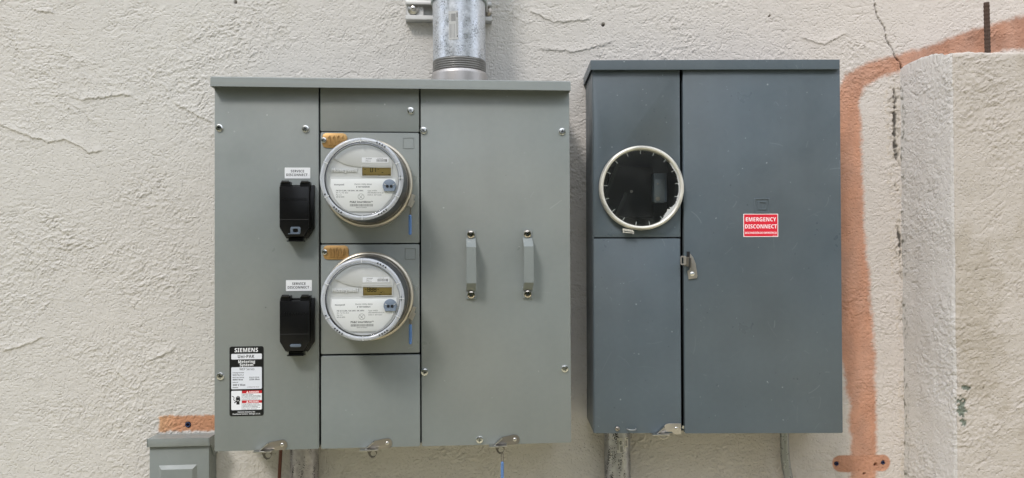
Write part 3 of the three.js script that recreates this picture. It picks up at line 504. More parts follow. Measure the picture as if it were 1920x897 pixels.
const stickerTex = canvasTex(440, 84, (x) => { x.fillStyle = '#e2e2e4'; x.fillRect(0, 0, 440, 84); x.fillStyle = '#222'; x.font = 'bold 18px sans-serif'; x.fillText('HP A8 Rated', 66, 24, 100); x.font = '13px sans-serif'; x.fillText('Contains FCC ID', 56, 44, 140); x.fillText('SDBIWCF · 1', 60, 58, 150); x.fillText('IC: 2220A-IWCF', 60, 72, 140); x.font = 'bold 13px sans-serif'; x.fillText('IN 77W31 1985', 258, 20, 130); let a = 240, s = 77; while (a < 410) { s = (s * 1103515245 + 12345) % 2147483648; const w = 3 + s % 6; x.fillRect(a, 28, w, 42); a += w + 3 + (s >> 5) % 5; } });
function makeMeter(px, py, kind, label) {
  const c = at(F1, px, py, 0.0016), t = thing('electric_meter', label, 'electric meter', F1, c, 'electric meters on the light grey cabinet');
  const K = 1.03e-3;
  part('sealing_ring', lathe([[0.079, 0.0005], [0.0845, 0.0005], [0.0862, 0.003], [0.0862, 0.012], [0.085, 0.0165], [0.0815, 0.018], [0.079, 0.017], [0.079, 0.0005]], 96), mat.ring, t);
  part('ring_clasp', [mv(box(0.007, 0.024, 0.008), 0.0835, -0.033, 0.011, 0, 0, -0.36), mv(box(0.004, 0.014, 0.012), 0.0855, -0.04, 0.014, 0, 0, -0.42)], mat.ring, t);
  part('meter_base', lathe([[0, 0.001], [0.078, 0.001], [0.078, 0.026], [0.0755, 0.03], [0.0735, 0.07], [0.0685, 0.073], [0, 0.073]], 80), mat.base, t);
  part('inner_module', lathe([[0.0668, 0.072], [0.0668, 0.092], [0.0656, 0.0955], [0.065, 0.0955], [0.065, 0.072]], 80), mat.module, t);
  const zf = 0.074, dial = part('dial_face', cylZ(0.0676, 0.008, 0, 0, zf - 0.004, 72), mat.dial, t, [0, 0, 0.02]); dial.scale.set(0.965, 0.965, 1);
  // the curved ridge across the upper dial
  const rg = new THREE.Shape(); rg.absarc(0, 0, 0.0655, 0.52, Math.PI - 0.62, false); rg.lineTo(-0.044, 0.0335); rg.bezierCurveTo(-0.025, 0.022, 0, 0.022, 0.0565, 0.022); rg.closePath();
  part('upper_brow', slab(rg, zf - 0.001, zf + 0.0016, 0.0007, 2, 40), mat.dial, dial);
  const lb = { l: -0.0585, r: 0.0615, t: 0.0005, b: -0.063 };
  const sh = poly([[lb.l, lb.t], [lb.r, lb.t], [0.063, -0.013], [0.052, -0.037], [0.036, -0.055], [0.026, -0.0605], [-0.026, -0.0605], [-0.036, -0.055], [-0.051, -0.037], [-0.06, -0.013]]);
  const frameS = poly([[-0.061, 0.004], [0.064, 0.004], [0.0655, -0.012], [0.054, -0.038], [0.037, -0.057], [0.027, -0.063], [-0.027, -0.063], [-0.037, -0.057], [-0.053, -0.038], [-0.0625, -0.012]]);
  part('plate_frame', slab(frameS, zf - 0.001, zf + 0.0008, 0.0005), mat.dial, dial);
  part('name_plate', fitUV(slab(sh, zf, zf + 0.0014, 0.0003), lb.l, lb.b, lb.r, lb.t), M({ map: meterFace(kind ? '1011656921' : '1011656920', kind ? 10195921 : 10195920, kind ? '38713231' : '38713230'), roughness: 0.5 }), dial);
  part('raised_lettering', raised('Honeywell', font, 0.047, 0.0098, 0.0024, -0.0335, 0.0165, zf), mat.letter, dial);
  const lc = { l: -0.0005, r: 0.0535, b: 0.0065, t: 0.0255 };
  part('display_bezel', slab((() => { const s = rrect(lc.l - 0.0016, lc.b - 0.0016, lc.r - lc.l + 0.0032, lc.t - lc.b + 0.0032, 0.0012); s.holes.push(rrect(lc.l, lc.b, lc.r - lc.l, lc.t - lc.b, 0.0004)); return s; })(), zf, zf + 0.0022, 0.0005), mat.dial, dial);
  part('display', fitUV(slab(rrect(lc.l, lc.b, lc.r - lc.l, lc.t - lc.b, 0.0003), zf, zf + 0.0005, 0), lc.l, lc.b, lc.r, lc.t), M({ map: lcdTex(kind), roughness: 0.3 }), dial);
  part('barcode_sticker', fitUV(slab(rrect(-0.001, 0.0315, 0.05, 0.0098, 0.0008), zf + 0.0016, zf + 0.002, 0), -0.001, 0.0315, 0.049, 0.0413), M({ map: stickerTex, roughness: 0.5 }), dial);
  const pt = new THREE.Shape(); pt.absarc(0, 0, 0.0125, -0.55, Math.PI + 0.55, false); pt.lineTo(-0.0098, -0.0105); pt.lineTo(0.0098, -0.0105); pt.closePath();
  const port = part('optical_port', slab(pt, zf, zf + 0.005, 0.001), mat.port, dial, [0.0505, -0.0125, 0]);
  part('port_lens', [cylZ(0.0028, 0.0014, -0.0036, -0.001, zf + 0.005, 18), cylZ(0.0028, 0.0014, 0.0036, -0.001, zf + 0.005, 18)], mat.blackMatte, port);
  part('port_clip', [mv(box(0.004, 0.0012, 0.0012), -0.0085, 0.0028, zf + 0.0052, 0, 0, -0.5), mv(box(0.004, 0.0012, 0.0012), 0.0085, 0.0028, zf + 0.0052, 0, 0, 0.5)], mat.dial, port);
  // clear cover
  const cover = part('clear_cover', lathe([[0.0805, 0.0165], [0.0795, 0.032], [0.0758, 0.09], [0.0755, 0.1015], [0.0743, 0.1048], [0.0715, 0.106], [0.0683, 0.105], [0.0668, 0.1028], [0.064, 0.102], [0, 0.102]], 96), mat.clear, t);
  part('cover_rim', lathe([[0.0672, 0.1032], [0.0685, 0.1055], [0.0712, 0.1065], [0.074, 0.1052], [0.0752, 0.102], [0.0745, 0.0995], [0.0712, 0.1025], [0.0685, 0.1015], [0.0672, 0.1032]], 96), mat.clearSolid, cover);
  const slots = []; for (const [a0, n] of [[0.95, 4], [3.95, 4], [5.15, 4], [3.55, 1]]) for (let k = 0; k < n; k++) { const a = a0 + k * 0.075; slots.push(mv(box(0.0022, 0.0034, 0.0008), Math.cos(a) * 0.0713, Math.sin(a) * 0.0713, 0.1068, 0, 0, a + Math.PI / 2)); }
  for (const g of slots) part('cover_slot', g, mat.blackMatte, cover);
  const ribs = []; for (const a of [0.02, 0.42, 1.6, 2.72, 3.62, 4.72, 5.82]) ribs.push(mv(box(0.0085, 0.0014, 0.002), Math.cos(a) * 0.0702, Math.sin(a) * 0.0702, 0.1062, 0, 0, a));
  for (const g of ribs) part('cover_rib', g, mat.frost, cover);
  part('rating_tab', [mv(box(0.0012, 0.009, 0.0008), 0.0692, 0.0015, 0.1062)], mat.blackMatte, cover);
  return t;
}
makeMeter(691, 345, 0, 'round electric meter in a clear cover below the brass tag 1191, its display reading 01');
makeMeter(692.5, 555, 1, 'round electric meter in a clear cover below the brass tag 1191A, its display reading 888');
seal(F1, 768.4, 403, 441, 0.012, 'blue plastic wire seal hanging from the upper meter ring', (h) => [[0, h - 0.002, 0], [0.0006, h + 0.008, 0], [0.0035, h + 0.024, 0.001], [0.006, h + 0.032, 0.003], [0.004, h + 0.04, 0.003], [0.002, h + 0.026, 0.002], [0.0014, h + 0.006, 0.001], [0.001, h - 0.002, 0]]);
seal(F1, 769, 608, 646, 0.012, 'blue plastic wire seal hanging from the lower meter ring', (h) => [[-0.001, h - 0.002, 0], [-0.0012, h + 0.01, 0], [0.002, h + 0.026, 0.001], [0.005, h + 0.036, 0.003], [0.0055, h + 0.026, 0.003], [0.002, h + 0.01, 0.002], [0.0014, h - 0.002, 0.001]]);
seal(F1, 941.5, 866, 912, 0.001, 'blue plastic wire seal hanging below the right cover of the light grey cabinet', (h) => [[-0.0018, h - 0.002, 0], [-0.0018, h + 0.014, 0], [0, h + 0.0185, 0], [0.0018, h + 0.014, 0.001], [0.0018, h - 0.002, 0]]);

// ------------------------------------------------------------------ dark cabinet
const P2 = thing('disconnect_cabinet', 'dark blue grey cabinet with an empty round meter socket and red door sticker', 'electrical cabinet', F2);
{
  const all = { l: at(F2, 1112.6, 480).x, r: at(F2, 1578.4, 480).x, t: at(F2, 1340, 122).y, b: at(F2, 1345, 813).y }, w = all.r - all.l, H = all.t - all.b, cx = (all.l + all.r) / 2, cy = (all.t + all.b) / 2, D = 0.165;
  part('enclosure', [box(0.002, H, D - 0.004, all.l + 0.001, cy, -D / 2 - 0.002), box(0.002, H, D - 0.015, all.r - 0.0025, cy, -D / 2 - 0.0075), box(w - 0.008, 0.002, D - 0.015, cx, all.t - 0.003, -D / 2 - 0.0075), box(w - 0.008, 0.002, D - 0.015, cx, all.b + 0.003, -D / 2 - 0.0075)], mat.dark, P2);
  part('back_pan', box(w - 0.008, H - 0.008, 0.003, cx, cy, -0.13), mat.inside, P2);
  const div = at(F2, 1279, 470); part('divider', box(0.002, H - 0.02, 0.11, div.x, cy, -0.072), mat.inside, P2);
  // rain cap: a shallow tray turned over
  const c = rect(F2, 1107.4, 112, 1575.4, 130.5, 0.01), hh = c.h;
  part('rain_cap', [slab(rrect(c.l, c.b, c.w, hh, 0.001), 0.007, 0.01, 0.001), box(c.w - 0.002, 0.002, D - 0.003, c.cx, c.t - 0.0016, 0.0075 - (D - 0.003) / 2), box(0.0018, hh - 0.002, D - 0.003, c.l + 0.0012, c.cy + 0.0005, 0.0075 - (D - 0.003) / 2), box(0.0018, hh - 0.002, D - 0.003, c.r - 0.0012, c.cy + 0.0005, 0.0075 - (D - 0.003) / 2)], mat.dark, P2);
  const R1 = rect(F2, 1113, 126, 1275.6, 445), s1 = rrect(R1.l, R1.b, R1.w, R1.h, 0.002), sc = at(F2, 1201, 353.5);
  s1.holes.push(new THREE.Path().absarc(sc.x, sc.y, 0.083, 0, Math.PI * 2));
  part('socket_cover', slab(s1, -0.012, 0, 0.0014, 2, 40), mat.dark, P2);
  part('lower_cover', plate(rect(F2, 1114, 447.6, 1276.6, 813), -0.012, 0.001, 0.0014, 0.003), mat.dark, P2);
  const door = part('door', plate(rect(F2, 1282.4, 126, 1578.4, 813.4, 0.002), -0.014, 0.002, 0.0016, 0.003), mat.dark, P2);
  // meter socket
  const ringG = lathe([[0.0795, 0.001], [0.0862, 0.001], [0.0866, 0.006], [0.0862, 0.016], [0.084, 0.0195], [0.0805, 0.0195], [0.0785, 0.017], [0.0785, 0.001]], 96);
  const ring = part('sealing_ring', ringG, mat.ringPale, P2, [sc.x, sc.y, 0]);
  part('ring_clasp', [mv(box(0.021, 0.004, 0.005), -0.029, -0.0865, 0.014, 0, 0, -0.16), mv(box(0.021, 0.0016, 0.004), -0.027, -0.0915, 0.014, 0, 0, -0.1), mv(box(0.0024, 0.006, 0.004), -0.0375, -0.089, 0.014), mv(box(0.0024, 0.006, 0.004), -0.0175, -0.0915, 0.014)], mat.ringPale, ring);
  const glass = part('clear_cover', fitUV(lathe([[0.0785, 0.012], [0.077, 0.0135], [0.075, 0.014], [0, 0.014]], 72), -0.08, -0.08, 0.08, 0.08), mat.smoked, P2, [sc.x, sc.y, 0]);
  const ticks = []; for (let k = 0; k < 17; k++) { const a = k / 17 * 2 * Math.PI + 0.12; ticks.push(mv(box(0.0075, 0.0011, 0.0018), Math.cos(a) * 0.0735, Math.sin(a) * 0.0735, 0.0128, 0, 0, a)); }
  for (const g of ticks) part('cover_rib', g, mat.frost, glass);
  { const s = new THREE.Shape(); const A0 = -1.05, A1 = 0.72, n = 60; for (let k = 0; k <= n; k++) { const a = mix(A0, A1, k / n); k ? s.lineTo(Math.cos(a) * 0.0782, Math.sin(a) * 0.0782) : s.moveTo(Math.cos(a) * 0.0782, Math.sin(a) * 0.0782); }
    for (let k = n; k >= 0; k--) { const a = mix(A0, A1, k / n), bl = Math.exp(-(((a + 0.72) / 0.16) ** 2)) * 0.011, r = 0.0757 - 0.0022 * noise(k * 0.45, 3) - 0.0015 * noise(k * 1.3, 8) - bl * (0.6 + 0.5 * noise(k * 0.9, 2)); s.lineTo(Math.cos(a) * r, Math.sin(a) * r); }
    part('torn_film', slab(s, 0.0146, 0.0149, 0), mat.frost, glass, null, 'torn white film along the right edge'); }
  part('socket_block', [box(0.1, 0.11, 0.03, sc.x - 0.005, sc.y, -0.11)], mat.blackMatte, P2);
  const jaw = part('terminal_jaw', [slab(rrect(sc.x + 0.036, sc.y - 0.026, 0.028, 0.062, 0.003), -0.07, -0.045, 0.002)], mat.bluePlastic, P2);
  part('terminal_plate', [slab(rrect(sc.x + 0.037, sc.y - 0.027, 0.022, 0.05, 0.003), -0.046, -0.042, 0.001)], M({ color: lin(0.2, 0.22, 0.24), metalness: 0.5, roughness: 0.4 }), jaw);
  part('bolt', cylZ(0.0045, 0.004, sc.x + 0.044, sc.y - 0.019, -0.041, 20), mat.steel, jaw);
  part('bolt', cylZ(0.002, 0.003, sc.x + 0.044, sc.y + 0.013, -0.041, 14), mat.steel, jaw); part('bolt', cylZ(0.003, 0.003, sc.x - 0.003, sc.y + 0.001, -0.094, 14), mat.steel, P2);
  part('terminal_bar', [mv(box(0.006, 0.07, 0.01), sc.x - 0.03, sc.y - 0.035, -0.085, 0, 0, -0.42), mv(box(0.007, 0.09, 0.008), sc.x - 0.05, sc.y + 0.02, -0.08, 0, 0, -0.36)], M({ color: lin(0.035, 0.037, 0.035), metalness: 0.3, roughness: 0.5 }), P2);
  // red sticker and pressed emblem on the door
  const st = rect(F2, 1394, 401.2, 1459.4, 444.6, 0.002), z0 = 0.0021;
  const map = canvasTex(780, 516, (x) => {
    x.fillStyle = '#f2e9e8'; x.fillRect(0, 0, 780, 516); x.fillStyle = '#de2a3d'; x.beginPath(); x.roundRect(16, 14, 748, 488, 14); x.fill(); x.fillStyle = '#fbeef0'; x.textAlign = 'center';
    x.font = 'bold 124px sans-serif'; x.fillText('EMERGENCY', 390, 168, 690); x.fillText('DISCONNECT', 390, 326, 724); x.font = 'bold 60px sans-serif'; x.fillText('DESCONEXIÓN DE EMERGENCIA', 390, 446, 716); x.font = '18px sans-serif'; x.fillText('0001-0132', 700, 488, 100);
  });
  const em = part('warning_sticker', fitUV(slab(rrect(st.l, st.b, st.w, st.h, 0.0012), z0, z0 + 0.0004, 0), st.l, st.b, st.r, st.t), M({ map, roughness: 0.4 }), door, null, 'red emergency disconnect sticker'); em.rotation.z = 0;
  const lg = rect(F2, 1414.5, 372, 1443.6, 400, 0.002), fr = (q, t) => { const s = rrect(lg.l + q, lg.b + q, lg.w - 2 * q, lg.h - 2 * q, 0.001); s.holes.push(rrect(lg.l + q + t, lg.b + q + t, lg.w - 2 * q - 2 * t, lg.h - 2 * q - 2 * t, 0.0006)); return slab(s, 0.0016, 0.0032, 0.0005, 1); };
  const lgs = poly([[lg.l + 0.0068, lg.b + 0.0068], [lg.r - 0.0068, lg.b + 0.0068], [lg.r - 0.0068, lg.t - 0.0068], [lg.l + 0.0068, lg.t - 0.0068]]); lgs.holes.push(rrect(lg.l + 0.0115, lg.b + 0.009, lg.w - 0.0205, lg.h - 0.018, 0.0004));
  part('pressed_emblem', [fr(0, 0.0028), slab(lgs, 0.0016, 0.0032, 0.0004, 1)], mat.dark, door);
  // latch at the edge of the door
  {
    const p = at(F2, 1297.5, 514, 0.002), u = 0.00122, q = (pts) => poly(pts.map(([a, b]) => [a * u, -b * u]));
    const l = part('latch', slab(q([[-8, -5], [-6, 9], [8, 7], [9, 3], [6, -18], [2, -28], [-3, -34], [-5, -20], [-4, -8]]), 0.0008, 0.0028, 0.0005), mat.bright, P2, [p.x, p.y, 0.002]);
    part('latch_arm', [mv(box(0.009, 0.019, 0.0018), -0.0135, 0.0255, 0.011, 0, -0.35), mv(box(0.0016, 0.02, 0.014), -0.0068, 0.0235, 0.008, 0, 0.25)], mat.steel, l);
    const ls = rrect(-0.0045, -0.0085, 0.0105, 0.017, 0.003); ls.holes.push(rrect(-0.0022, -0.006, 0.0032, 0.0115, 0.0012)); part('latch_eye', mv(slab(ls, 0, 0.0018, 0.0004), -0.0185, 0.0255, 0.0135, 0, -0.25).scale(1.15, 1.1, 1), mat.bright, l);
    part('latch_slot', box(0.0065, 0.022, 0.001, -0.0075, 0.035, 0.0003), mat.blackMatte, l);
    part('rivet', lathe([[0, 0.0045], [0.003, 0.004], [0.0048, 0.0026], [0.0052, 0.001], [0.0052, 0]], 24), mat.chrome, l);
  }
  hasp(P2, F2, 1268, 804, 0.001, mat.bright, false, true);
  // slotted screw and a wire staple low on the lower cover
  { const p = at(F2, 1157.5, 804.5, 0.001), k = part('slotted_screw', lathe([[0, 0.0036], [0.003, 0.0034], [0.0047, 0.002], [0.005, 0], [0, 0]], 24), mat.steel, P2, [p.x, p.y, 0.001]); part('slot', mv(box(0.0082, 0.0011, 0.0016), 0, 0, 0.003, 0, 0, -0.8), mat.blackMatte, k); }
  { const p = at(F2, 1184, 804.5, 0.001); part('staple', tube([[-0.009, 0.0004, 0], [-0.0088, 0.0002, 0.004], [-0.005, -0.0006, 0.0078], [0.005, -0.0006, 0.0078], [0.0088, 0.0002, 0.004], [0.009, 0.0004, 0]], 0.0013, 24, 8), mat.emt, P2, [p.x, p.y, 0.001]); }
  { const p = at(F2, 1281, 801, -0.006); part('hinge_bolt', [cylZ(0.0032, 0.006, 0, 0, 0, 16)], mat.chrome, P2, p); }
}

// ------------------------------------------------------------------ small grey box at lower left
{
  const FB = frame(wallXY(335, 880).add(V3(0.0, 0, 0.047)), TURN), r = rect(FB, 279.5, 838, 391.5, 1010), D = 0.085, h = r.h;
  const t = thing('junction_box', 'small grey metal box with a raised cover panel low at left under the orange patch', 'electrical box', FB, V3(r.cx, r.b, 0)), w = r.w;
  const cap = rect(FB, 276, 823, 393.5, 838, 0.006);
  part('enclosure', [box(0.0018, h + 0.006, D, -w / 2 + 0.001, h / 2 + 0.002, -D / 2 - 0.004), box(0.0018, h + 0.006, D, w / 2 - 0.001, h / 2 + 0.002, -D / 2 - 0.004), box(w - 0.004, 0.0018, D, 0, 0.001, -D / 2 - 0.004), box(w - 0.004, h, 0.003, 0, h / 2, -D)], mat.light, t);
  const front = part('front_cover', plate({ l: -w / 2, b: 0, w, h: h + 0.008 }, -0.006, 0, 0.0012, 0.002), mat.light, t);
  const e = rect(FB, 297, 872.5, 369, 1000), ex = e.l - r.cx, ey = e.b - r.b, tp = 0.0075;
  { // raised pan with sloping sides
    const W = e.w, Hh = e.h, z = 0.006, A = [[0, 0, 0], [W, 0, 0], [W, Hh, 0], [0, Hh, 0]], B = [[tp, tp, z], [W - tp, tp, z], [W - tp, Hh - tp, z], [tp, Hh - tp, z]], pos = [], f = (a, b, c) => pos.push(...a, ...b, ...c);
    for (let k = 0; k < 4; k++) { const n = (k + 1) % 4; f(A[k], A[n], B[n]); f(A[k], B[n], B[k]); } f(B[0], B[1], B[2]); f(B[0], B[2], B[3]);
    const g = new THREE.BufferGeometry(); g.setAttribute('position', new THREE.Float32BufferAttribute(pos, 3)); g.setAttribute('uv', new THREE.Float32BufferAttribute(new Float32Array(pos.length / 3 * 2).map((v, i) => pos[Math.floor(i / 2) * 3 + i % 2]), 2)); g.computeVertexNormals();
    part('raised_panel', g, mat.light, front, [ex, ey, 0]);
  }
  const cw = cap.w, cb = cap.b - r.b, ct = cap.t - r.b;
  const side = poly([[0.006, cb], [0.006, ct], [-D + 0.02, ct - 0.004], [-D + 0.02, cb - 0.026], [-0.026, cb - 0.03], [-0.006, cb - 0.002]]);
  const sideG = (x) => { const g = new THREE.ExtrudeGeometry(side, { depth: 0.0018, bevelEnabled: false }); g.rotateY(-Math.PI / 2); return g.translate(x, 0, 0); };
  const flip = (g) => { const p = g.attributes.position; return g; };
  part('rain_cap', [slab(rrect(-cw / 2, cb, cw, ct - cb, 0.001), 0.004, 0.006, 0.0006), mv(box(cw, 0.0018, D - 0.01), 0, ct - 0.0026, 0.006 - (D - 0.01) / 2, -0.05), flip(sideG(-cw / 2 + 0.0018)), flip(sideG(cw / 2))].map((g) => g), mat.light, t);
}

// ------------------------------------------------------------------ conduits, strut, wire
function labelOn(parent, R, y0, y1, a0, a1, draw, cw, ch) {
  const g = new THREE.CylinderGeometry(R + 0.0004, R + 0.0004, y1 - y0, 16, 1, true, a0, a1 - a0).translate(0, (y0 + y1) / 2, 0);
  return part('sticker', g, M({ map: canvasTex(cw, ch, draw), roughness: 0.5, side: THREE.DoubleSide }), parent);
}
const metreUV = (g, ku, kv) => { const uv = g.attributes.uv; for (let i = 0; i < uv.count; i++) uv.setXY(i, uv.getX(i) * ku, uv.getY(i) * kv); return g; };
{
  const FC = frame(V3(0, 0, -0.026), 0), b = at(FC, 861.5, 146), tp = at(FC, 858, -60), R = 0.0552, h = tp.y - b.y + 0.3;
  const t = thing('service_conduit', 'thick galvanised conduit rising from the top of the light grey cabinet', 'conduit', null, V3(b.x, b.y - 0.004, -0.026)); t.rotation.z = 0.004;
  part('pipe', metreUV(cyl(R, R, h - 0.036, 0, 0.036 + (h - 0.036) / 2, 0, 64), 1.6, 2.6), mat.galv, t);
  const pr = []; for (let k = 0; k < 5; k++) pr.push([R - 0.0012, 0.013 + k * 0.0046], [R + 0.0008, 0.0145 + k * 0.0046], [R + 0.0008, 0.0155 + k * 0.0046], [R - 0.0014, 0.0168 + k * 0.0046]); pr.push([R, 0.037]);
  part('thread', new THREE.LatheGeometry(pr.map(([r, y]) => new THREE.Vector2(r, y)), 64), M({ color: lin(0.3, 0.29, 0.28), metalness: 0.8, roughness: 0.35 }), t);
  part('hub', new THREE.LatheGeometry([[R + 0.0045, -0.03], [R + 0.0042, 0.004], [R + 0.002, 0.011], [R - 0.002, 0.0125]].map(([r, y]) => new THREE.Vector2(r, y)), 64), M({ color: lin(0.42, 0.4, 0.39), metalness: 0.7, roughness: 0.42 }), t);
  const y0 = at(FC, 850, 74, R).y - t.position.y, y1 = at(FC, 850, 20, R).y - t.position.y;
  labelOn(t, R, y0, y1, -0.32, 0.04, (x, w, hh) => { x.fillStyle = '#b4b4b3'; x.fillRect(0, 0, w, hh); x.fillStyle = '#1c1d20'; x.fillRect(w * 0.84, hh * 0.06, w * 0.09, hh * 0.18); x.fillRect(w * 0.86, hh * 0.86, w * 0.09, hh * 0.06); for (let k = 0; k < 14; k++) x.fillRect(w * (0.28 + k * 0.034), hh * 0.1, w * (k % 3 ? 0.012 : 0.022), hh * 0.26); x.strokeStyle = '#1c1d20'; x.lineWidth = 4; x.strokeRect(w * 0.06, hh * 0.12, w * 0.12, hh * 0.2); x.fillStyle = '#45464a'; for (let k = 0; k < 4; k++) for (let q = 0; q < 12; q++) x.fillRect(w * (0.12 + k * 0.16), hh * (0.46 + q * 0.04), w * (k === 0 ? 0.07 : 0.035), hh * 0.028); for (let q = 0; q < 14; q++) x.fillRect(w * 0.84, hh * (0.28 + q * 0.04), w * 0.07, hh * 0.026); }, 256, 512);
  // strut channel on the wall behind the conduit, and its clamp
  const FS = frame(V3(-0.11, 1.55, wallBase(-0.11) + 0.024), TURN), s = rect(FS, 760, 1.5, 922.5, 37.5);
  const st = thing('strut_channel', 'short galvanised strut channel bolted to the wall behind the thick conduit', 'strut channel', FS, V3(s.cx, s.b, 0)), sw = s.w, sh = s.h, dp = 0.032;
  part('channel', [box(sw, sh, 0.002, 0, sh / 2, -0.021), box(sw, 0.002, dp - 0.002, 0, 0.001, -dp / 2 + 0.001), box(sw, 0.002, dp - 0.002, 0, sh - 0.001, -dp / 2 + 0.001), slab(rrect(-sw / 2, 0.0005, sw, 0.0088, 0.002), -0.003, 0.0005, 0.0012), slab(rrect(-sw / 2, sh - 0.0093, sw, 0.0088, 0.002), -0.003, 0.0005, 0.0012), box(sw, 0.006, 0.0016, 0, 0.0068, -0.006), box(sw, 0.006, 0.0016, 0, sh - 0.0068, -0.006)], mat.strut, st);
  const bx = at(FS, 775, 17, -0.01);
  part('bolt', lathe([[0, 0.009], [0.004, 0.0085], [0.0058, 0.007], [0.006, 0.003], [0.0125, 0.003], [0.013, 0], [0, 0]], 36), mat.satin, st, [bx.x - s.cx, bx.y - s.b, -0.009]);
  part('channel_nut', box(0.036, 0.0255, 0.003, bx.x - s.cx + 0.004, sh / 2, -0.0105), mat.strut, st);
  part('bolt', lathe([[0, 0.009], [0.004, 0.0085], [0.0058, 0.007], [0.006, 0.003], [0.0115, 0.003], [0.012, 0], [0, 0]], 36), mat.steel, st, [sw / 2 - 0.011, bx.y - s.b, -0.018]);
  const cy = at(FC, 809, 8).y;
  const cl = thing('conduit_clamp', 'pale galvanised pipe clamp holding the thick conduit to the strut', 'pipe clamp', null, V3(t.position.x - 0.0005, cy, -0.026));
  part('strap', new THREE.LatheGeometry([[R + 0.0004, 0.001], [R + 0.0034, 0], [R + 0.0038, 0.002], [R + 0.0038, 0.03], [R + 0.0004, 0.031]].map(([r, y]) => new THREE.Vector2(r, y)), 64), M({ color: lin(0.42, 0.47, 0.46), metalness: 0.4, roughness: 0.45 }), cl);
  part('clamp_ear', [box(0.003, 0.022, 0.05, -R - 0.002, 0.012, -0.03), box(0.003, 0.022, 0.05, R + 0.002, 0.012, -0.03)], mat.strut, cl);
}
{ // weathered conduit and wire below the light cabinet
  const FC = frame(V3(0, 0, wallBase(-0.4) + 0.036), 0), a = at(FC, 544, 870), b = at(FC, 597, 870), R = (b.x - a.x) / 2 * 0.985;
  const t = thing('weathered_conduit', 'weathered black specked conduit below the left cover of the light grey cabinet', 'conduit', null, V3((a.x + b.x) / 2, 0, FC.o.z));
  part('pipe', metreUV(cyl(R, R, 1.17, 0, 0.585, 0, 48), 0.9, 5), mat.galvOld, t);
  const FK = frame(V3(0, 0, wallBase(-0.42) + 0.05), 0), k0 = at(FK, 526.5, 838), k1 = at(FK, 523, 905);
  const wv = thing('ground_wire', 'thin brown copper wire hanging beside the weathered conduit', 'wire', null, V3(k1.x, 0, FK.o.z));
  part('strand', tube([[k0.x - k1.x + 0.001, k0.y + 0.03, 0], [k0.x - k1.x, k0.y, 0], [0, k1.y, 0.0], [-0.004, k1.y - 0.3, -0.006], [-0.002, 0.3, -0.01], [0, 0.0, -0.01]], 0.0036, 60, 10), mat.copper, wv);
}
{ // conduit and thin pipe below the dark cabinet
  const FC = frame(V3(0, 0, WALLZ + 0.036), 0), a = at(FC, 1133, 860), b = at(FC, 1182.5, 860), R = (b.x - a.x) / 2 * 0.985;
  const t = thing('labelled_conduit', 'grey galvanised conduit with two stickers below the dark cabinet', 'conduit', null, V3((a.x + b.x) / 2, 0, FC.o.z));
  part('pipe', metreUV(cyl(R, R, 1.2, 0, 0.6, 0, 48), 0.8, 4), M({ map: galvOld, color: lin(0.95, 1, 1.02), metalness: 0.85, roughness: 0.9, roughnessMap: galvRough }), t);
  const ya = at(FC, 1160, 850, R).y, yb = at(FC, 1160, 822, R).y;
  labelOn(t, R, ya, yb, -0.16, 0.28, (x, w, h) => { x.fillStyle = '#b9b8b2'; x.fillRect(0, 0, w, h); x.fillStyle = '#17181a'; x.fillRect(w * 0.1, h * 0.14, w * 0.12, h * 0.66); x.fillRect(w * 0.6, h * 0.55, w * 0.1, h * 0.4); x.fillRect(w * 0.8, h * 0.55, w * 0.12, h * 0.38); x.strokeStyle = '#17181a'; x.lineWidth = 14; x.beginPath(); x.arc(w * 0.62, h * 0.32, w * 0.2, 0, 7); x.stroke(); x.fillRect(w * 0.56, h * 0.24, w * 0.1, h * 0.16); }, 200, 400);
  labelOn(t, R, at(FC, 1170, 841, R).y, at(FC, 1170, 822, R).y, 0.42, 0.78, (x, w, h) => { x.fillStyle = '#cfccc4'; x.fillRect(0, 0, w, h); x.fillStyle = '#1a1b1d'; for (let k = 0; k < 20; k++) x.fillRect(w * 0.2, h * (0.3 + k * 0.028), w * 0.5, h * (k % 3 ? 0.01 : 0.018)); x.fillStyle = '#3a3b3d'; x.fillRect(w * 0.5, h * 0.06, w * 0.4, h * 0.12); }, 200, 300);
  const FE = frame(V3(0, 0, WALLZ + 0.03), 0), p0 = at(FE, 1471, 815), p1 = at(FE, 1473, 862), p2 = at(FE, 1481, 905), RE = 0.0098;
  const e = thing('thin_conduit', 'thin grey conduit bending to the right below the dark cabinet door', 'conduit', null, V3(p0.x, 0, FE.o.z));
  const X = (p, dx = 0) => [p.x - p0.x + dx, p.y, 0];
  part('pipe', metreUV(tube([[-0.001, p0.y + 0.03, 0], X(p0), X(p1), X(p2), [0.03, p2.y - 0.05, 0], [0.075, p2.y - 0.12, 0], [0.14, p2.y - 0.2, 0], [0.2, p2.y - 0.3, 0], [0.2, 0.2, 0], [0.2, 0, 0]], RE, 120, 24), 8, 0.5), mat.emt, e);
}

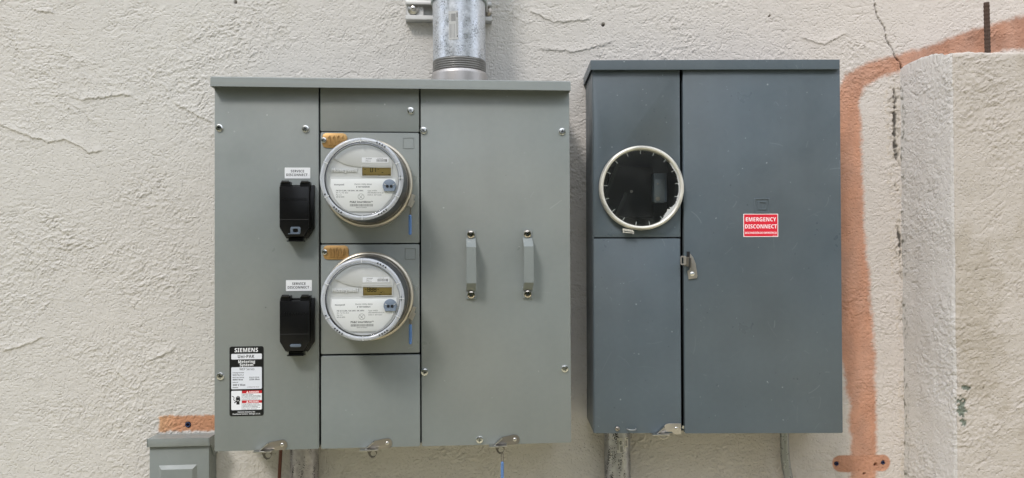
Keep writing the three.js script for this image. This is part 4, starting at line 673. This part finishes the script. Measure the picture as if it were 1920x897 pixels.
// ------------------------------------------------------------------ ground, and the greenery that the covers mirror
{
  const g = new THREE.PlaneGeometry(160, 160, 80, 80).rotateX(-Math.PI / 2); const uv = g.attributes.uv, p = g.attributes.position; for (let i = 0; i < p.count; i++) uv.setXY(i, p.getX(i), p.getZ(i));
  const t = dataTex(512, (u, v) => { const s = 0.5 + 0.12 * tn(u, v, 6) + 0.1 * tn(u, v, 30, 3) + 0.1 * tn(u, v, 110, 8); return [0.33 + s * 0.96, 0.295 + s * 0.95, 0.19 + s * 0.9]; }, true, 0.5);
  const m = new THREE.Mesh(g, M({ map: t, roughness: 0.95, bumpMap: stuccoGrain, bumpScale: 0.01 })); m.name = 'ground'; m.receiveShadow = true; m.userData = { kind: 'structure', label: 'bare sandy ground at the foot of the wall', category: 'ground' }; scene.add(m);
  const leaf = new THREE.PlaneGeometry(0.14, 0.2, 1, 2); { const q = leaf.attributes.position; for (let i = 0; i < q.count; i++) { const y = q.getY(i); if (Math.abs(y) > 0.05) q.setX(i, q.getX(i) * 0.35); q.setZ(i, -Math.abs(q.getX(i)) * 0.4); } leaf.computeVertexNormals(); }
  const N = 60000, h = new THREE.InstancedMesh(leaf, M({ color: lin(1, 1, 1), roughness: 0.6, side: THREE.DoubleSide }), N), d = new THREE.Object3D(), c = new THREE.Color();
  for (let i = 0; i < N; i++) {
    const x = -9 + 18 * rnd(), top = 3.0 + 3.3 * sstep(1.1, 2.6, Math.abs(x - 0.75)) + 0.5 * noise(x * 0.6, 4) + 0.35 * noise(x * 1.7, 9), y = top * Math.pow(rnd(), 0.8);
    d.position.set(x, y + 0.05, 6.2 - 1.2 * sstep(2.2, 6.5, Math.abs(x - 0.6)) + rnd() * 0.9 + 0.5 * noise(x * 0.9, y * 0.9)); d.rotation.set(rnd() * 6, rnd() * 6, rnd() * 6); d.scale.setScalar(0.7 + rnd() * 0.8); d.updateMatrix(); h.setMatrixAt(i, d.matrix);
    const k = 0.5 + rnd() * 0.9; h.setColorAt(i, c.setRGB(0.07 * k, 0.095 * k, 0.04 * k));
  }
  h.name = 'hedge'; h.castShadow = h.receiveShadow = true; h.userData = { kind: 'stuff', label: 'dark green hedge facing the wall, mirrored in the meter socket cover', category: 'hedge' }; scene.add(h);
}
scene.traverse((o) => { if (o.isMesh) { o.castShadow = true; o.receiveShadow = true; } });
renderer.render(scene, camera);
